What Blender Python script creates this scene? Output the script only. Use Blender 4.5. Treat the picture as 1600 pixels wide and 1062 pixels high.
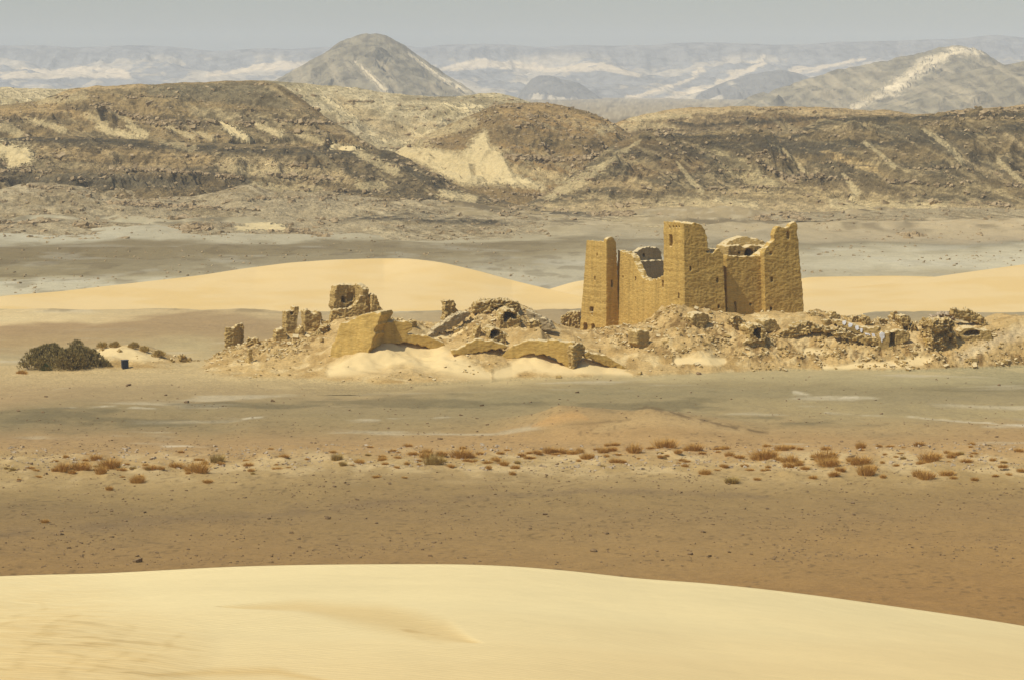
import bpy, bmesh, math, random
import numpy as np
from mathutils import Vector, Matrix
from math import radians

for o in list(bpy.data.objects):
    bpy.data.objects.remove(o, do_unlink=True)
SC = bpy.context.scene
COL = SC.collection

# ------------------------------------------------------------------ camera
H = 33.0                      # eye height above the plain
F = 4444.4                    # focal length in photo pixels (1600 wide)
PITCH = math.atan(401 / F)
cam_d = bpy.data.cameras.new("camera")
cam_d.lens = 100.0
cam_d.sensor_width = 36.0
cam_d.clip_start = 0.5
cam_d.clip_end = 40000
cam = bpy.data.objects.new("camera", cam_d)
COL.objects.link(cam)
cam.location = (0, 0, H)
cam.rotation_euler = (math.pi / 2 - PITCH, 0, 0)
SC.camera = cam

# ------------------------------------------------------------------ light
SUN_EL, SUN_PHI = 55.0, 33.0  # elevation; the sun stands left of and behind the viewer
sd = Vector((-math.cos(radians(SUN_PHI)) * math.cos(radians(SUN_EL)),
             -math.sin(radians(SUN_PHI)) * math.cos(radians(SUN_EL)),
             math.sin(radians(SUN_EL))))
sun_d = bpy.data.lights.new("sun", 'SUN')
sun_d.energy = 4.15
sun_d.angle = radians(0.6)
sun_d.color = (1.0, 0.955, 0.88)
sun = bpy.data.objects.new("sun", sun_d)
COL.objects.link(sun)
sun.rotation_euler = sd.to_track_quat('Z', 'Y').to_euler()
W = bpy.data.worlds.new("World")
SC.world = W
W.use_nodes = True
wn = W.node_tree
for n in list(wn.nodes):
    wn.nodes.remove(n)
wo = wn.nodes.new('ShaderNodeOutputWorld')
bg = wn.nodes.new('ShaderNodeBackground')
sky = wn.nodes.new('ShaderNodeTexSky')
sky.sky_type = 'NISHITA'
sky.sun_disc = False
sky.sun_elevation = radians(SUN_EL)
sky.sun_rotation = math.atan2(sd.x, sd.y)
sky.air_density = 1.0
sky.dust_density = 1.2
sky.ozone_density = 1.5
hs = wn.nodes.new('ShaderNodeHueSaturation')
hs.inputs['Saturation'].default_value = 1.0
wn.links.new(sky.outputs[0], hs.inputs['Color'])
mxr = wn.nodes.new('ShaderNodeMix'); mxr.data_type = 'RGBA'; mxr.blend_type = 'MULTIPLY'; mxr.inputs[0].default_value = 1.0
mxr.inputs[7].default_value = (1.0, 1.02, 1.08, 1)
wn.links.new(hs.outputs[0], mxr.inputs[6]); wn.links.new(mxr.outputs[2], bg.inputs[0])
bg.inputs[1].default_value = 0.094
wn.links.new(bg.outputs[0], wo.inputs[0])
SC.view_settings.view_transform = 'Standard'
SC.view_settings.look = 'None'
SC.view_settings.exposure = 0.0
SC.view_settings.gamma = 1.0
try:
    SC.cycles.volume_bounces = 1
    SC.cycles.max_bounces = 6
except Exception:
    pass

# ------------------------------------------------------------------ projection helpers
CP, SP = math.cos(PITCH), math.sin(PITCH)
def at(px, py, Y):
    """world point on the line of sight of photo point (px, py), Y metres ahead"""
    a = (px - 800) / F
    b = -(py - 531) / F
    dx, dy, dz = a, b * SP + CP, b * CP - SP
    t = Y / dy
    return Vector((dx * t, Y, H + dz * t))
def gz(py, Y):
    return at(800, py, Y).z
def proj(x, y, z):
    rz = z - H
    d = y * CP - rz * SP
    d = np.maximum(d, 1e-3)
    return 800 + F * x / d, 531 - F * (y * SP + rz * CP) / d
def interp(pts, x):
    p = np.array(pts, float)
    return np.interp(x, p[:, 0], p[:, 1])
def sinterp(pts, x, r=12.0):
    """smoothed polyline"""
    return sum(interp(pts, x + k * r) * w for k, w in ((-2, .1), (-1, .22), (0, .36), (1, .22), (2, .1)))

# ------------------------------------------------------------------ noise
def _h2(ix, iy, s):
    n = (ix.astype(np.int64) * 374761393 + iy.astype(np.int64) * 668265263 + s * 1442695041) & 0xffffffff
    n = ((n ^ (n >> 13)) * 1274126177) & 0xffffffff
    n = n ^ (n >> 16)
    return (n & 0xffff).astype(np.float32) / 65535.0
def vnoise(x, y, s=0):
    ix, iy = np.floor(x), np.floor(y)
    fx, fy = (x - ix), (y - iy)
    ux, uy = fx * fx * fx * (fx * (fx * 6 - 15) + 10), fy * fy * fy * (fy * (fy * 6 - 15) + 10)
    def g(i, j, dx, dy):
        a = _h2(i, j, s) * 6.2831853
        return np.cos(a) * dx + np.sin(a) * dy
    a = g(ix, iy, fx, fy); b = g(ix + 1, iy, fx - 1, fy)
    c = g(ix, iy + 1, fx, fy - 1); d = g(ix + 1, iy + 1, fx - 1, fy - 1)
    return (a + (b - a) * ux + (c - a) * uy + (a - b - c + d) * ux * uy) * 1.4
def fbm(x, y, o=4, s=0, g=0.5):
    r = 0.0; a = 1.0; t = 0.0
    for k in range(o):
        r = r + a * vnoise(x, y, s + k * 17)
        t += a
        a *= g
        x = x * 2.03 + 11.3; y = y * 2.03 - 7.1
    return r / t * 1.5
def ridged(x, y, o=4, s=0, g=0.5):
    r = 0.0; a = 1.0; t = 0.0
    for k in range(o):
        r = r + a * (1 - 2.2 * np.abs(vnoise(x, y, s + k * 13)))
        t += a
        a *= g
        x = x * 2.07 + 3.3; y = y * 2.07 + 9.1
    return r / t
def _h3(ix, iy, iz, s):
    n = (ix.astype(np.int64) * 374761393 + iy.astype(np.int64) * 668265263 + iz.astype(np.int64) * 2147483647 + s * 1442695041) & 0xffffffff
    n = ((n ^ (n >> 13)) * 1274126177) & 0xffffffff
    n = n ^ (n >> 16)
    return (n & 0xffff).astype(np.float32) / 32767.5 - 1.0
def noise3(p, f, s=0):
    q = p * np.asarray(f, float)
    i = np.floor(q); t = q - i; t = t * t * (3 - 2 * t)
    r = 0
    for dx in (0, 1):
        for dy in (0, 1):
            for dz in (0, 1):
                w = (t[:, 0] if dx else 1 - t[:, 0]) * (t[:, 1] if dy else 1 - t[:, 1]) * (t[:, 2] if dz else 1 - t[:, 2])
                r = r + w * _h3(i[:, 0] + dx, i[:, 1] + dy, i[:, 2] + dz, s)
    return r
def sst(a, b, x):
    t = np.clip((x - a) / (b - a), 0, 1)
    return t * t * (3 - 2 * t)

# ------------------------------------------------------------------ colours
def lin(c):
    c = np.array(c, float) / 255.0
    return np.where(c <= 0.04045, c / 12.92, ((c + 0.055) / 1.055) ** 2.4)
LUM = np.array([1.20, 1.20, 1.22])
def ruff(C, sand, w=.12):
    return np.clip(np.linalg.norm(C - sand, axis=-1) / w, 0, 1)
def alb(r, g, b, k=1.0):
    c = lin((r, g, b)) / LUM * k
    t = np.clip(c[1] / .6, 0, 1)
    return np.clip(c * (np.array([.76, .68, .46]) + np.array([.24, .30, .46]) * t), 0.005, 0.85)
def albf(r, g, b):
    return np.clip(lin((r, g, b)) / LUM, 0.005, 0.85)
def lerp(c, c2, m):
    m = np.clip(m, 0, 1)[..., None]
    return c * (1 - m) + np.asarray(c2) * m
def stroke(px, py, pts, w, soft=0.5):
    """mask: 1 inside a stroke through pts of half widths w (a number or one per point)"""
    best = np.full(px.shape, -9.0)
    if not hasattr(w, '__len__'):
        w = [w] * len(pts)
    for (a, b, wa, wb) in zip(pts[:-1], pts[1:], w[:-1], w[1:]):
        dx, dy = b[0] - a[0], b[1] - a[1]
        t = np.clip(((px - a[0]) * dx + (py - a[1]) * dy) / (dx * dx + dy * dy + 1e-6), 0, 1)
        d = np.hypot(px - a[0] - t * dx, py - a[1] - t * dy)
        ww = wa + (wb - wa) * t
        best = np.maximum(best, (ww - d) / (ww * soft + 1e-3))
    return np.clip(best, 0, 1)
def poly(px, py, pts, soft=4.0):
    inside = np.zeros(px.shape, bool)
    d = np.full(px.shape, 1e9)
    n = len(pts)
    for i in range(n):
        x0, y0 = pts[i]; x1, y1 = pts[(i + 1) % n]
        c = ((y0 > py) != (y1 > py)) & (px < (x1 - x0) * (py - y0) / ((y1 - y0) if y1 != y0 else 1e-9) + x0)
        inside ^= c
        dx, dy = x1 - x0, y1 - y0
        t = np.clip(((px - x0) * dx + (py - y0) * dy) / (dx * dx + dy * dy + 1e-6), 0, 1)
        d = np.minimum(d, np.hypot(px - x0 - t * dx, py - y0 - t * dy))
    d = np.where(inside, d, -d)
    return np.clip(d / soft * 0.5 + 0.5, 0, 1)

# ------------------------------------------------------------------ objects
def tag(o, label=None, cat=None, group=None, kind=None):
    if label: o['label'] = label
    if cat: o['category'] = cat
    if group: o['group'] = group
    if kind: o['kind'] = kind
    return o
def link(name, me, mat=None, parent=None):
    o = bpy.data.objects.new(name, me)
    COL.objects.link(o)
    if mat and not me.materials:
        me.materials.append(mat)
    if parent:
        o.parent = parent
        o.matrix_parent_inverse = Matrix.Identity(4)
    return o
def empty(name, loc, label=None, cat=None, group=None):
    o = bpy.data.objects.new(name, None)
    COL.objects.link(o)
    o.location = loc
    return tag(o, label, cat, group)
def mesh_np(name, V, Fc, col=None, smooth=True, alpha=None):
    """mesh from numpy vertices and an (n,4) or (n,3) face array"""
    me = bpy.data.meshes.new(name)
    k = Fc.shape[1]
    me.vertices.add(len(V)); me.vertices.foreach_set('co', np.asarray(V, np.float32).ravel())
    me.loops.add(Fc.size); me.loops.foreach_set('vertex_index', Fc.astype(np.int32).ravel())
    me.polygons.add(len(Fc))
    me.polygons.foreach_set('loop_start', np.arange(0, Fc.size, k, dtype=np.int32))
    me.polygons.foreach_set('loop_total', np.full(len(Fc), k, np.int32))
    me.polygons.foreach_set('use_smooth', np.full(len(Fc), smooth))
    me.update(calc_edges=True)
    if col is not None:
        ca = me.color_attributes.new('Col', 'FLOAT_COLOR', 'POINT')
        c4 = np.ones((len(V), 4), np.float32); c4[:, :3] = col.reshape(-1, 3)
        if alpha is not None: c4[:, 3] = alpha.ravel()
        ca.data.foreach_set('color', c4.ravel())
    return me
def grid_faces(nr, nc):
    i = np.arange(nr * nc).reshape(nr, nc)
    return np.stack([i[:-1, :-1], i[:-1, 1:], i[1:, 1:], i[1:, :-1]], -1).reshape(-1, 4)
def sheet(name, X, Y, Z, col, mat, alpha=None):
    nr, nc = X.shape
    me = mesh_np(name, np.stack([X, Y, Z], -1).reshape(-1, 3), grid_faces(nr, nc), col, True, alpha)
    return link(name, me, mat)

# ------------------------------------------------------------------ materials
class NT:
    def __init__(s, name):
        s.m = bpy.data.materials.new(name); s.m.use_nodes = True
        s.t = s.m.node_tree; s.b = s.t.nodes['Principled BSDF']
        s.b.inputs['Roughness'].default_value = 0.95
        s.b.inputs['Specular IOR Level'].default_value = 0.15
        s.co = s.t.nodes.new('ShaderNodeTexCoord').outputs['Object']
    def n(s, t, **kw):
        x = s.t.nodes.new(t)
        for k, v in kw.items():
            if k in x.inputs: x.inputs[k].default_value = v
            else: setattr(x, k, v)
        return x
    def l(s, a, b): s.t.links.new(a, b)
    def mapping(s, sc, src=None):
        m = s.n('ShaderNodeMapping'); m.inputs['Scale'].default_value = sc
        s.l(src or s.co, m.inputs[0]); return m.outputs[0]
    def noise(s, scale, detail=3, vec=None, rough=0.55):
        x = s.n('ShaderNodeTexNoise', Scale=scale, Detail=detail, Roughness=rough)
        s.l(vec or s.co, x.inputs['Vector']); return x.outputs['Fac']
    def ramp(s, fac, stops):
        r = s.n('ShaderNodeValToRGB'); cr = r.color_ramp
        while len(cr.elements) < len(stops): cr.elements.new(0.5)
        for e, (p, c) in zip(cr.elements, stops):
            e.position = p
            e.color = (c, c, c, 1) if not hasattr(c, '__len__') else (*c, 1)
        s.l(fac, r.inputs[0]); return r.outputs[0]
    def mix(s, a, b, fac, blend='MIX'):
        m = s.n('ShaderNodeMix', data_type='RGBA', blend_type=blend)
        if hasattr(fac, 'links'): s.l(fac, m.inputs[0])
        else: m.inputs[0].default_value = fac
        for v, i in ((a, 6), (b, 7)):
            if hasattr(v, 'links'): s.l(v, m.inputs[i])
            else: m.inputs[i].default_value = (*v, 1)
        return m.outputs[2]
    def math(s, op, a, b):
        m = s.n('ShaderNodeMath', operation=op)
        for v, i in ((a, 0), (b, 1)):
            if hasattr(v, 'links'): s.l(v, m.inputs[i])
            else: m.inputs[i].default_value = v
        return m.outputs[0]
    def bump(s, h, dist, strength=1.0, chain=None):
        b = s.n('ShaderNodeBump', Distance=dist, Strength=strength)
        s.l(h, b.inputs['Height'])
        if chain: s.l(chain, b.inputs['Normal'])
        return b.outputs[0]
    def done(s, color=None, normal=None):
        if color is not None: s.l(color, s.b.inputs['Base Color'])
        if normal is not None: s.l(normal, s.b.inputs['Normal'])
        return s.m
def attr_mat(name, spots, bumps, contrast=0.5):
    """ground material: colour attribute times multi-scale noise; spots = [(scale, detail, amount)], bumps = [(scale, detail, distance)]"""
    s = NT(name)
    vc = s.n('ShaderNodeVertexColor', layer_name='Col')
    a = vc.outputs[0]; ruf = vc.outputs[1]      # the alpha channel is 1 on rock and gravel, 0 on smooth blown sand
    c = a
    for sc, de, am in spots:
        v = s.mapping((1, 1, 2.5))
        f = s.ramp(s.noise(sc, de, v, 0.65), [(0.3, 1 - am), (0.5, 1.0), (0.7, 1 + am * 0.7)])
        c = s.mix(c, f, s.math('ADD', s.math('MULTIPLY', ruf, .9), .1), 'MULTIPLY')
    nrm = None
    for sc, de, di in bumps:
        nrm = s.bump(s.math('MULTIPLY', s.noise(sc, de), s.math('ADD', s.math('MULTIPLY', ruf, .92), .08)), di, 1.0, nrm)
    return s.done(c, nrm)
M_plain = attr_mat('gravel_plain', [(2.5, 4, .16), (0.35, 4, .10), (14, 2, .12)], [(6, 3, .05)])
M_hill = attr_mat('rocky_slope', [(0.9, 6, .38), (0.12, 4, .15), (3.0, 3, .3)], [(0.8, 6, 1.0), (4, 3, .3)])
M_far = attr_mat('far_rock', [(0.03, 6, .35)], [(0.03, 5, 12.0)])
M_mound = attr_mat('mud_rubble', [(3.0, 5, .28), (0.5, 3, .12)], [(5, 4, .10), (1.6, 3, .15)])
M_dune = attr_mat('dune_sand', [(0.15, 3, .035), (2, 2, .03), (30, 2, .05)], [(0.5, 2, .04)])
_t = M_dune.node_tree; _b = _t.nodes['Principled BSDF']; _prev = _b.inputs['Normal'].links[0].from_socket
_w = _t.nodes.new('ShaderNodeTexWave'); _w.inputs['Scale'].default_value = 2.1; _w.inputs['Distortion'].default_value = 5.0; _w.inputs['Detail'].default_value = 2.5; _w.inputs['Detail Scale'].default_value = .6
_w.bands_direction = 'DIAGONAL'; _c = _t.nodes.new('ShaderNodeTexCoord'); _t.links.new(_c.outputs['Object'], _w.inputs['Vector'])
_bp = _t.nodes.new('ShaderNodeBump'); _bp.inputs['Distance'].default_value = .005; _t.links.new(_w.outputs['Fac'], _bp.inputs['Height']); _t.links.new(_prev, _bp.inputs['Normal']); _t.links.new(_bp.outputs[0], _b.inputs['Normal'])

# ------------------------------------------------------------------ palette
SAND = alb(238, 213, 158, .98); SANDO = alb(228, 192, 122); PALE = alb(232, 216, 176)
# ------------------------------------------------------------------ ground
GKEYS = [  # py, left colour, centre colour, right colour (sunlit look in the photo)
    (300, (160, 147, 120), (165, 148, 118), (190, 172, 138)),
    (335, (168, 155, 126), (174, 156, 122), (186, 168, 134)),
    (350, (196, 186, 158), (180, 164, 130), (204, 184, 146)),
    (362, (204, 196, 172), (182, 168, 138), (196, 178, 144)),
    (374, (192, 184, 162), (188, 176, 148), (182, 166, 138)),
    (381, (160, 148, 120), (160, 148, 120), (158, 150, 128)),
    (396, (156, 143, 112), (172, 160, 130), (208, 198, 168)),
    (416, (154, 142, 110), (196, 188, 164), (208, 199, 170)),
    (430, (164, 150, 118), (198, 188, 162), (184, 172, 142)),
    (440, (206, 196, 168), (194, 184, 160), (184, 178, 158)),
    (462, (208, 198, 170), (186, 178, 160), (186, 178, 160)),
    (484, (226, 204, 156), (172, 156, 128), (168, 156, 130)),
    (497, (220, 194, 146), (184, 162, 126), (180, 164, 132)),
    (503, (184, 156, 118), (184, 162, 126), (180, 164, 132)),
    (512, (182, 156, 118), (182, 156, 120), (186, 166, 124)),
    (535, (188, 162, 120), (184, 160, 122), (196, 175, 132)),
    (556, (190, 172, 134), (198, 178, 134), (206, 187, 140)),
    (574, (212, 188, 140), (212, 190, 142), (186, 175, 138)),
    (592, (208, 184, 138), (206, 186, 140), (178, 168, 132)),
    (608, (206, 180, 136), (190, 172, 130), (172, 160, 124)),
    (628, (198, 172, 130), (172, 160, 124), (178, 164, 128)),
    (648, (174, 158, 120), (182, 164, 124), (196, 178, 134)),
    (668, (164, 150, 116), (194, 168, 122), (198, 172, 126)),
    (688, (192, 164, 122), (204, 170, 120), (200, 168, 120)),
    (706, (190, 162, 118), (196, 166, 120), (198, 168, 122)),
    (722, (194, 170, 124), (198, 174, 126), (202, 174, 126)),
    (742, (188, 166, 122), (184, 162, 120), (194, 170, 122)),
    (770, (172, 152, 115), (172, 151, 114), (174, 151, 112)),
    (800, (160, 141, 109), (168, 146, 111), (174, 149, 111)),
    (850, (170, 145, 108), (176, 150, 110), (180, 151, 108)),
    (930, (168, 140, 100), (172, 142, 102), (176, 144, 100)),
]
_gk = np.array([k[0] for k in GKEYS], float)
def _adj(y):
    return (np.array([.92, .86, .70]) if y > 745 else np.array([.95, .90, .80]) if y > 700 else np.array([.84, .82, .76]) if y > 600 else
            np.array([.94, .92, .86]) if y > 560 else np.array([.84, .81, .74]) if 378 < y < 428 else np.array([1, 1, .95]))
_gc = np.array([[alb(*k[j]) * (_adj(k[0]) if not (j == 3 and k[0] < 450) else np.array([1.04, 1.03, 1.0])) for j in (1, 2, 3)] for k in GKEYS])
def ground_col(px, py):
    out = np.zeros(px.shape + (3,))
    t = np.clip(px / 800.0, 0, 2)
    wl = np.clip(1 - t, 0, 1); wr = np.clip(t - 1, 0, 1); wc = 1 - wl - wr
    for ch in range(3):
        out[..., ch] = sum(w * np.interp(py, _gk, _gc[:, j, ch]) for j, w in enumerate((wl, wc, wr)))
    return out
nr_, s_ = [], []
Yd = 1.0 / np.linspace(1 / 150.0, 1 / 900.0, 760)
Yrow = np.concatenate([[-400, -200, -50, 30, 90], Yd, np.geomspace(930, 9900, 30)])
sc_ = np.concatenate([[-5, -3, -1.6], np.linspace(-1.15, 1.15, 1250), [1.6, 3, 5]])
YY, SS = np.meshgrid(Yrow, sc_, indexing='ij')
XX = SS * np.maximum(110, 0.205 * np.abs(YY))
ZZ = np.zeros_like(XX)
px0, py0 = proj(XX, np.maximum(YY, 60), ZZ)
near = (YY > 140) & (YY < 900)
def G(x, y):
    """height of the plain"""
    z = fbm(x / 45, y / 30, 3, 5) * 0.45 + fbm(x / 7, y / 6, 3, 9) * 0.10 + fbm(x / 1.3, y / 1.3, 2, 21) * 0.03
    p, q = proj(x, np.maximum(y, 60), 0 * x)
    # hummocky shrub belt
    belt = sst(690, 712, q) * (1 - sst(742, 765, q))
    z = z + belt * (0.22 + 0.35 * np.maximum(fbm(x / 3.2, y / 4.0, 3, 31), 0))
    # low sandy knolls before the ruin
    def knoll(cx, cy, w, d, h, pw=1.4):
        r = np.hypot((x - cx) / w, (y - cy) / d)
        return h * np.maximum(1 - r, 0) ** pw
    for (kx, ky, w, d, h, pw) in ((874, 668, 7.5, 13, 1.9, 1.3), (1015, 670, 11.5, 15, 2.1, 1.15), (390, 672, 4, 9, .5, 1.5)):
        Yk = H * F / (ky - 130.0)
        z = z + knoll((kx - 800) / F * Yk, Yk, w, d, h, pw)
    # foothill relief in front of the big hills
    foot = sst(560, 680, y)
    z = z + foot * (1.6 * np.maximum(fbm(x / 34, y / 42, 4, 41), 0) * 1.5 + 0.5 * fbm(x / 9, y / 9, 3, 43))
    return z
ZZ[near] = G(XX[near], YY[near])
fade = sst(130, 160, YY) * (1 - sst(820, 890, YY))
ZZ *= fade
n1 = fbm(XX / 30, YY / 45, 4, 3); n2 = fbm(XX / 11, YY / 22, 4, 7); n3 = fbm(XX / 4, YY / 7, 4, 8)
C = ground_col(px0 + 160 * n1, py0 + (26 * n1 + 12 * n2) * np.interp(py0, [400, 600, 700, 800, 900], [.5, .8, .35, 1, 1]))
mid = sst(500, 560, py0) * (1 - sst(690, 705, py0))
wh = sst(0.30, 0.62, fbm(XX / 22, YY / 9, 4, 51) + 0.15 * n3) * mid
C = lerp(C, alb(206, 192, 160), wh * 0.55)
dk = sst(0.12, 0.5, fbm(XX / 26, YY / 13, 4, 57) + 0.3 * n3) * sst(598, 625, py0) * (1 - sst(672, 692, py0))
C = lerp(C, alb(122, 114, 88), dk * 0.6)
# long pale salt streaks
for pts, w in (([(250, 596), (330, 592), (430, 594)], 3.2), ([(530, 660), (660, 655), (740, 650)], 3), ([(200, 695), (340, 698), (420, 702)], 3),
               ([(60, 640), (180, 638), (260, 642)], 2.4), ([(1290, 640), (1450, 650), (1600, 664)], 4), ([(380, 655), (420, 652)], 3),
               ([(1240, 615), (1340, 622)], 3), ([(700, 640), (780, 630)], 2.5)):
    C = lerp(C, alb(222, 208, 176), stroke(px0, py0 + 3 * n3, pts, w, .8) * sst(-.15, .45, n3 + n2) * 0.6)
pk, qk = proj(XX, np.maximum(YY, 60), ZZ)
kn = stroke(pk, qk, [(830, 666), (868, 654), (900, 648), (918, 654)], [2, 12, 10, 3], .8)
C = lerp(C, alb(202, 162, 106), kn * .75)
kn = stroke(pk, qk, [(930, 672), (1010, 652), (1100, 662), (1160, 674)], [6, 18, 14, 5], .8)
C = lerp(C, alb(206, 176, 124), kn * .5)
kn = stroke(pk, qk, [(985, 640), (1012, 635), (1040, 642), (1090, 654), (1150, 668), (1200, 676)], [2, 3.5, 4, 5, 5, 3], .9) * sst(-.3, .2, fbm(XX / 1.2, YY / 2, 3, 95))
C = lerp(C, alb(120, 100, 72), kn * .75)
kn = stroke(pk, qk, [(880, 662), (930, 660), (985, 655)], [2, 3, 2], .9)
C = lerp(C, alb(140, 118, 84), kn * .6)
bd = stroke(px0, py0 + 5 * n3, [(-50, 838), (250, 812), (520, 792), (900, 770), (1200, 776)], [16, 14, 10, 7, 5], 1.0)
C = lerp(C, alb(138, 118, 92), bd * .5 * sst(-.5, .2, n3))
belt = sst(700, 715, py0) * (1 - sst(735, 765, py0 + 12 * n2))
C = lerp(C, alb(214, 188, 138), belt * sst(-.15, .45, n3 + .4 * n2) * .75)
foot = 1 - sst(345, 378, py0)
C = lerp(C, alb(206, 190, 154), foot * sst(.05, .4, n3 + .3 * n1) * .6)
C = lerp(C, alb(112, 100, 78), foot * sst(.12, .5, fbm(XX / 12, YY / 30, 4, 77)) * .7)
fl = sst(378, 384, py0) * (1 - sst(488, 494, py0))
C = lerp(C, alb(205, 200, 182), fl * sst(.1, .4, fbm(XX / 16, YY / 22, 5, 79)) * .22)
C = lerp(C, alb(120, 106, 80), fl * sst(.12, .4, fbm(XX / 7, YY / 16, 5, 83)) * (.4 - .28 * sst(800, 1200, px0)))
# stony dark specks on the desert pavement
sp = sst(.36, .5, vnoise(XX / .55, YY / .8, 91)) * sst(.0, .5, vnoise(XX / 6, YY / 6, 92) + .3) * sst(560, 720, py0)
C = lerp(C, alb(100, 84, 62), sp * 0.45)
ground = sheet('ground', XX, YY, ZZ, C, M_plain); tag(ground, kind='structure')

# ------------------------------------------------------------------ foreground dune
CR = [(-700, 930), (-300, 920), (0, 904), (120, 901), (200, 897), (350, 889), (470, 886), (600, 885), (720, 885), (800, 888), (900, 896), (1000, 908), (1100, 914),
      (1200, 924), (1300, 936), (1400, 950), (1500, 964), (1600, 979), (1900, 1030), (2300, 1090)]
yr = np.concatenate([np.linspace(-60, 12, 25), np.linspace(12.5, 56, 300), np.linspace(56.1, 64, 90), np.linspace(64.5, 130, 40)])
xs = np.concatenate([np.linspace(-80, -16, 20), np.linspace(-15.8, 15.8, 700), np.linspace(16, 80, 20)])
DY, DX = np.meshgrid(yr, xs, indexing='ij')
def dune_z(x, y, noise=True):
    yc = 60 + 2.5 * np.sin(x / 14)
    pxc = 800 + F * x / yc
    pyc = sinterp(CR, np.clip(pxc, -690, 2290), 30)
    slope = (pyc - 531) / F
    zc = H - yc * (SP + slope * CP) / (CP - slope * SP)
    d = yc - y
    up = 0.118 * d + 0.0006 * d * d - 0.10 * d * np.exp(-d / 3.0) * 0
    z = zc + np.where(d > 0, up, 0)
    z = np.where(d > 0, z - 0.10 * (1 - np.exp(-d / 4.0)) * 0, z)
    b = np.maximum(-d, 0)
    z = z - np.where(b < 2.5, b * b * 0.12, 0.75 + (b - 2.5) * 0.60)
    return z
DZ = dune_z(DX, DY)
dpx, dpy = proj(DX, np.maximum(DY, 4), DZ)
vis = DY > 10
nA = fbm(DX / 6, DY / 9, 3, 201); nB = fbm(DX / 2.2 + DY * .15, DY / 6, 3, 203)
u = (DX * .86 + DY * .5); v = (-DX * .5 + DY * .86)
rip = fbm(u / 0.22, v / 1.7, 3, 207)
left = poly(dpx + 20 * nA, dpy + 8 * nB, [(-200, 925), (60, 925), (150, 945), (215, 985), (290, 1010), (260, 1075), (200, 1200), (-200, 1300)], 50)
# a shallow slip hollow in the windward slope
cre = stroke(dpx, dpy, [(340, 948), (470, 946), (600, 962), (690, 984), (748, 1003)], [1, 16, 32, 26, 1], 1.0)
DZ = DZ - sst(0, 1, cre) * 0.03 * vis
DZ = DZ + left * (0.05 + 0.012 * rip) * vis + 0.05 * nA * sst(-1, 3, 58 - DY)
c2 = stroke(dpx, dpy, [(230, 1062), (330, 1048), (430, 1046), (520, 1064)], [3, 9, 9, 3], 1.0)
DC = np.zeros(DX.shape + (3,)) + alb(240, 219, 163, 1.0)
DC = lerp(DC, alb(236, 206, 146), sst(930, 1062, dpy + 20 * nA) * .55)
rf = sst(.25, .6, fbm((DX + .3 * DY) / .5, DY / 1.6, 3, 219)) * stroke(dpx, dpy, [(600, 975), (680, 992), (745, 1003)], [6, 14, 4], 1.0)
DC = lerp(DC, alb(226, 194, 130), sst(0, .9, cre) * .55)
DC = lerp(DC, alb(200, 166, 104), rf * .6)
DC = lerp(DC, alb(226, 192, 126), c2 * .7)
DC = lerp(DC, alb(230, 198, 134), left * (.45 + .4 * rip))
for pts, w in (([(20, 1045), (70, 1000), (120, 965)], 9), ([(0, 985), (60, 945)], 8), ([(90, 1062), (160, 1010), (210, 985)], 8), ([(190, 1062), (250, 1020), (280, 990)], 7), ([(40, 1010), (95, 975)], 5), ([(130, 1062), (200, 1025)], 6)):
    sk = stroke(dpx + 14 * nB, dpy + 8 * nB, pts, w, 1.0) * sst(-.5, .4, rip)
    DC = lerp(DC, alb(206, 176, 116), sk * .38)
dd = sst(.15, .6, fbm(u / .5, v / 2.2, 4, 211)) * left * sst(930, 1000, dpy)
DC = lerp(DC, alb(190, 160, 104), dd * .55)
fd = sheet('dune', DX, DY, DZ, DC, M_dune); tag(fd, kind='structure')

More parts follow.
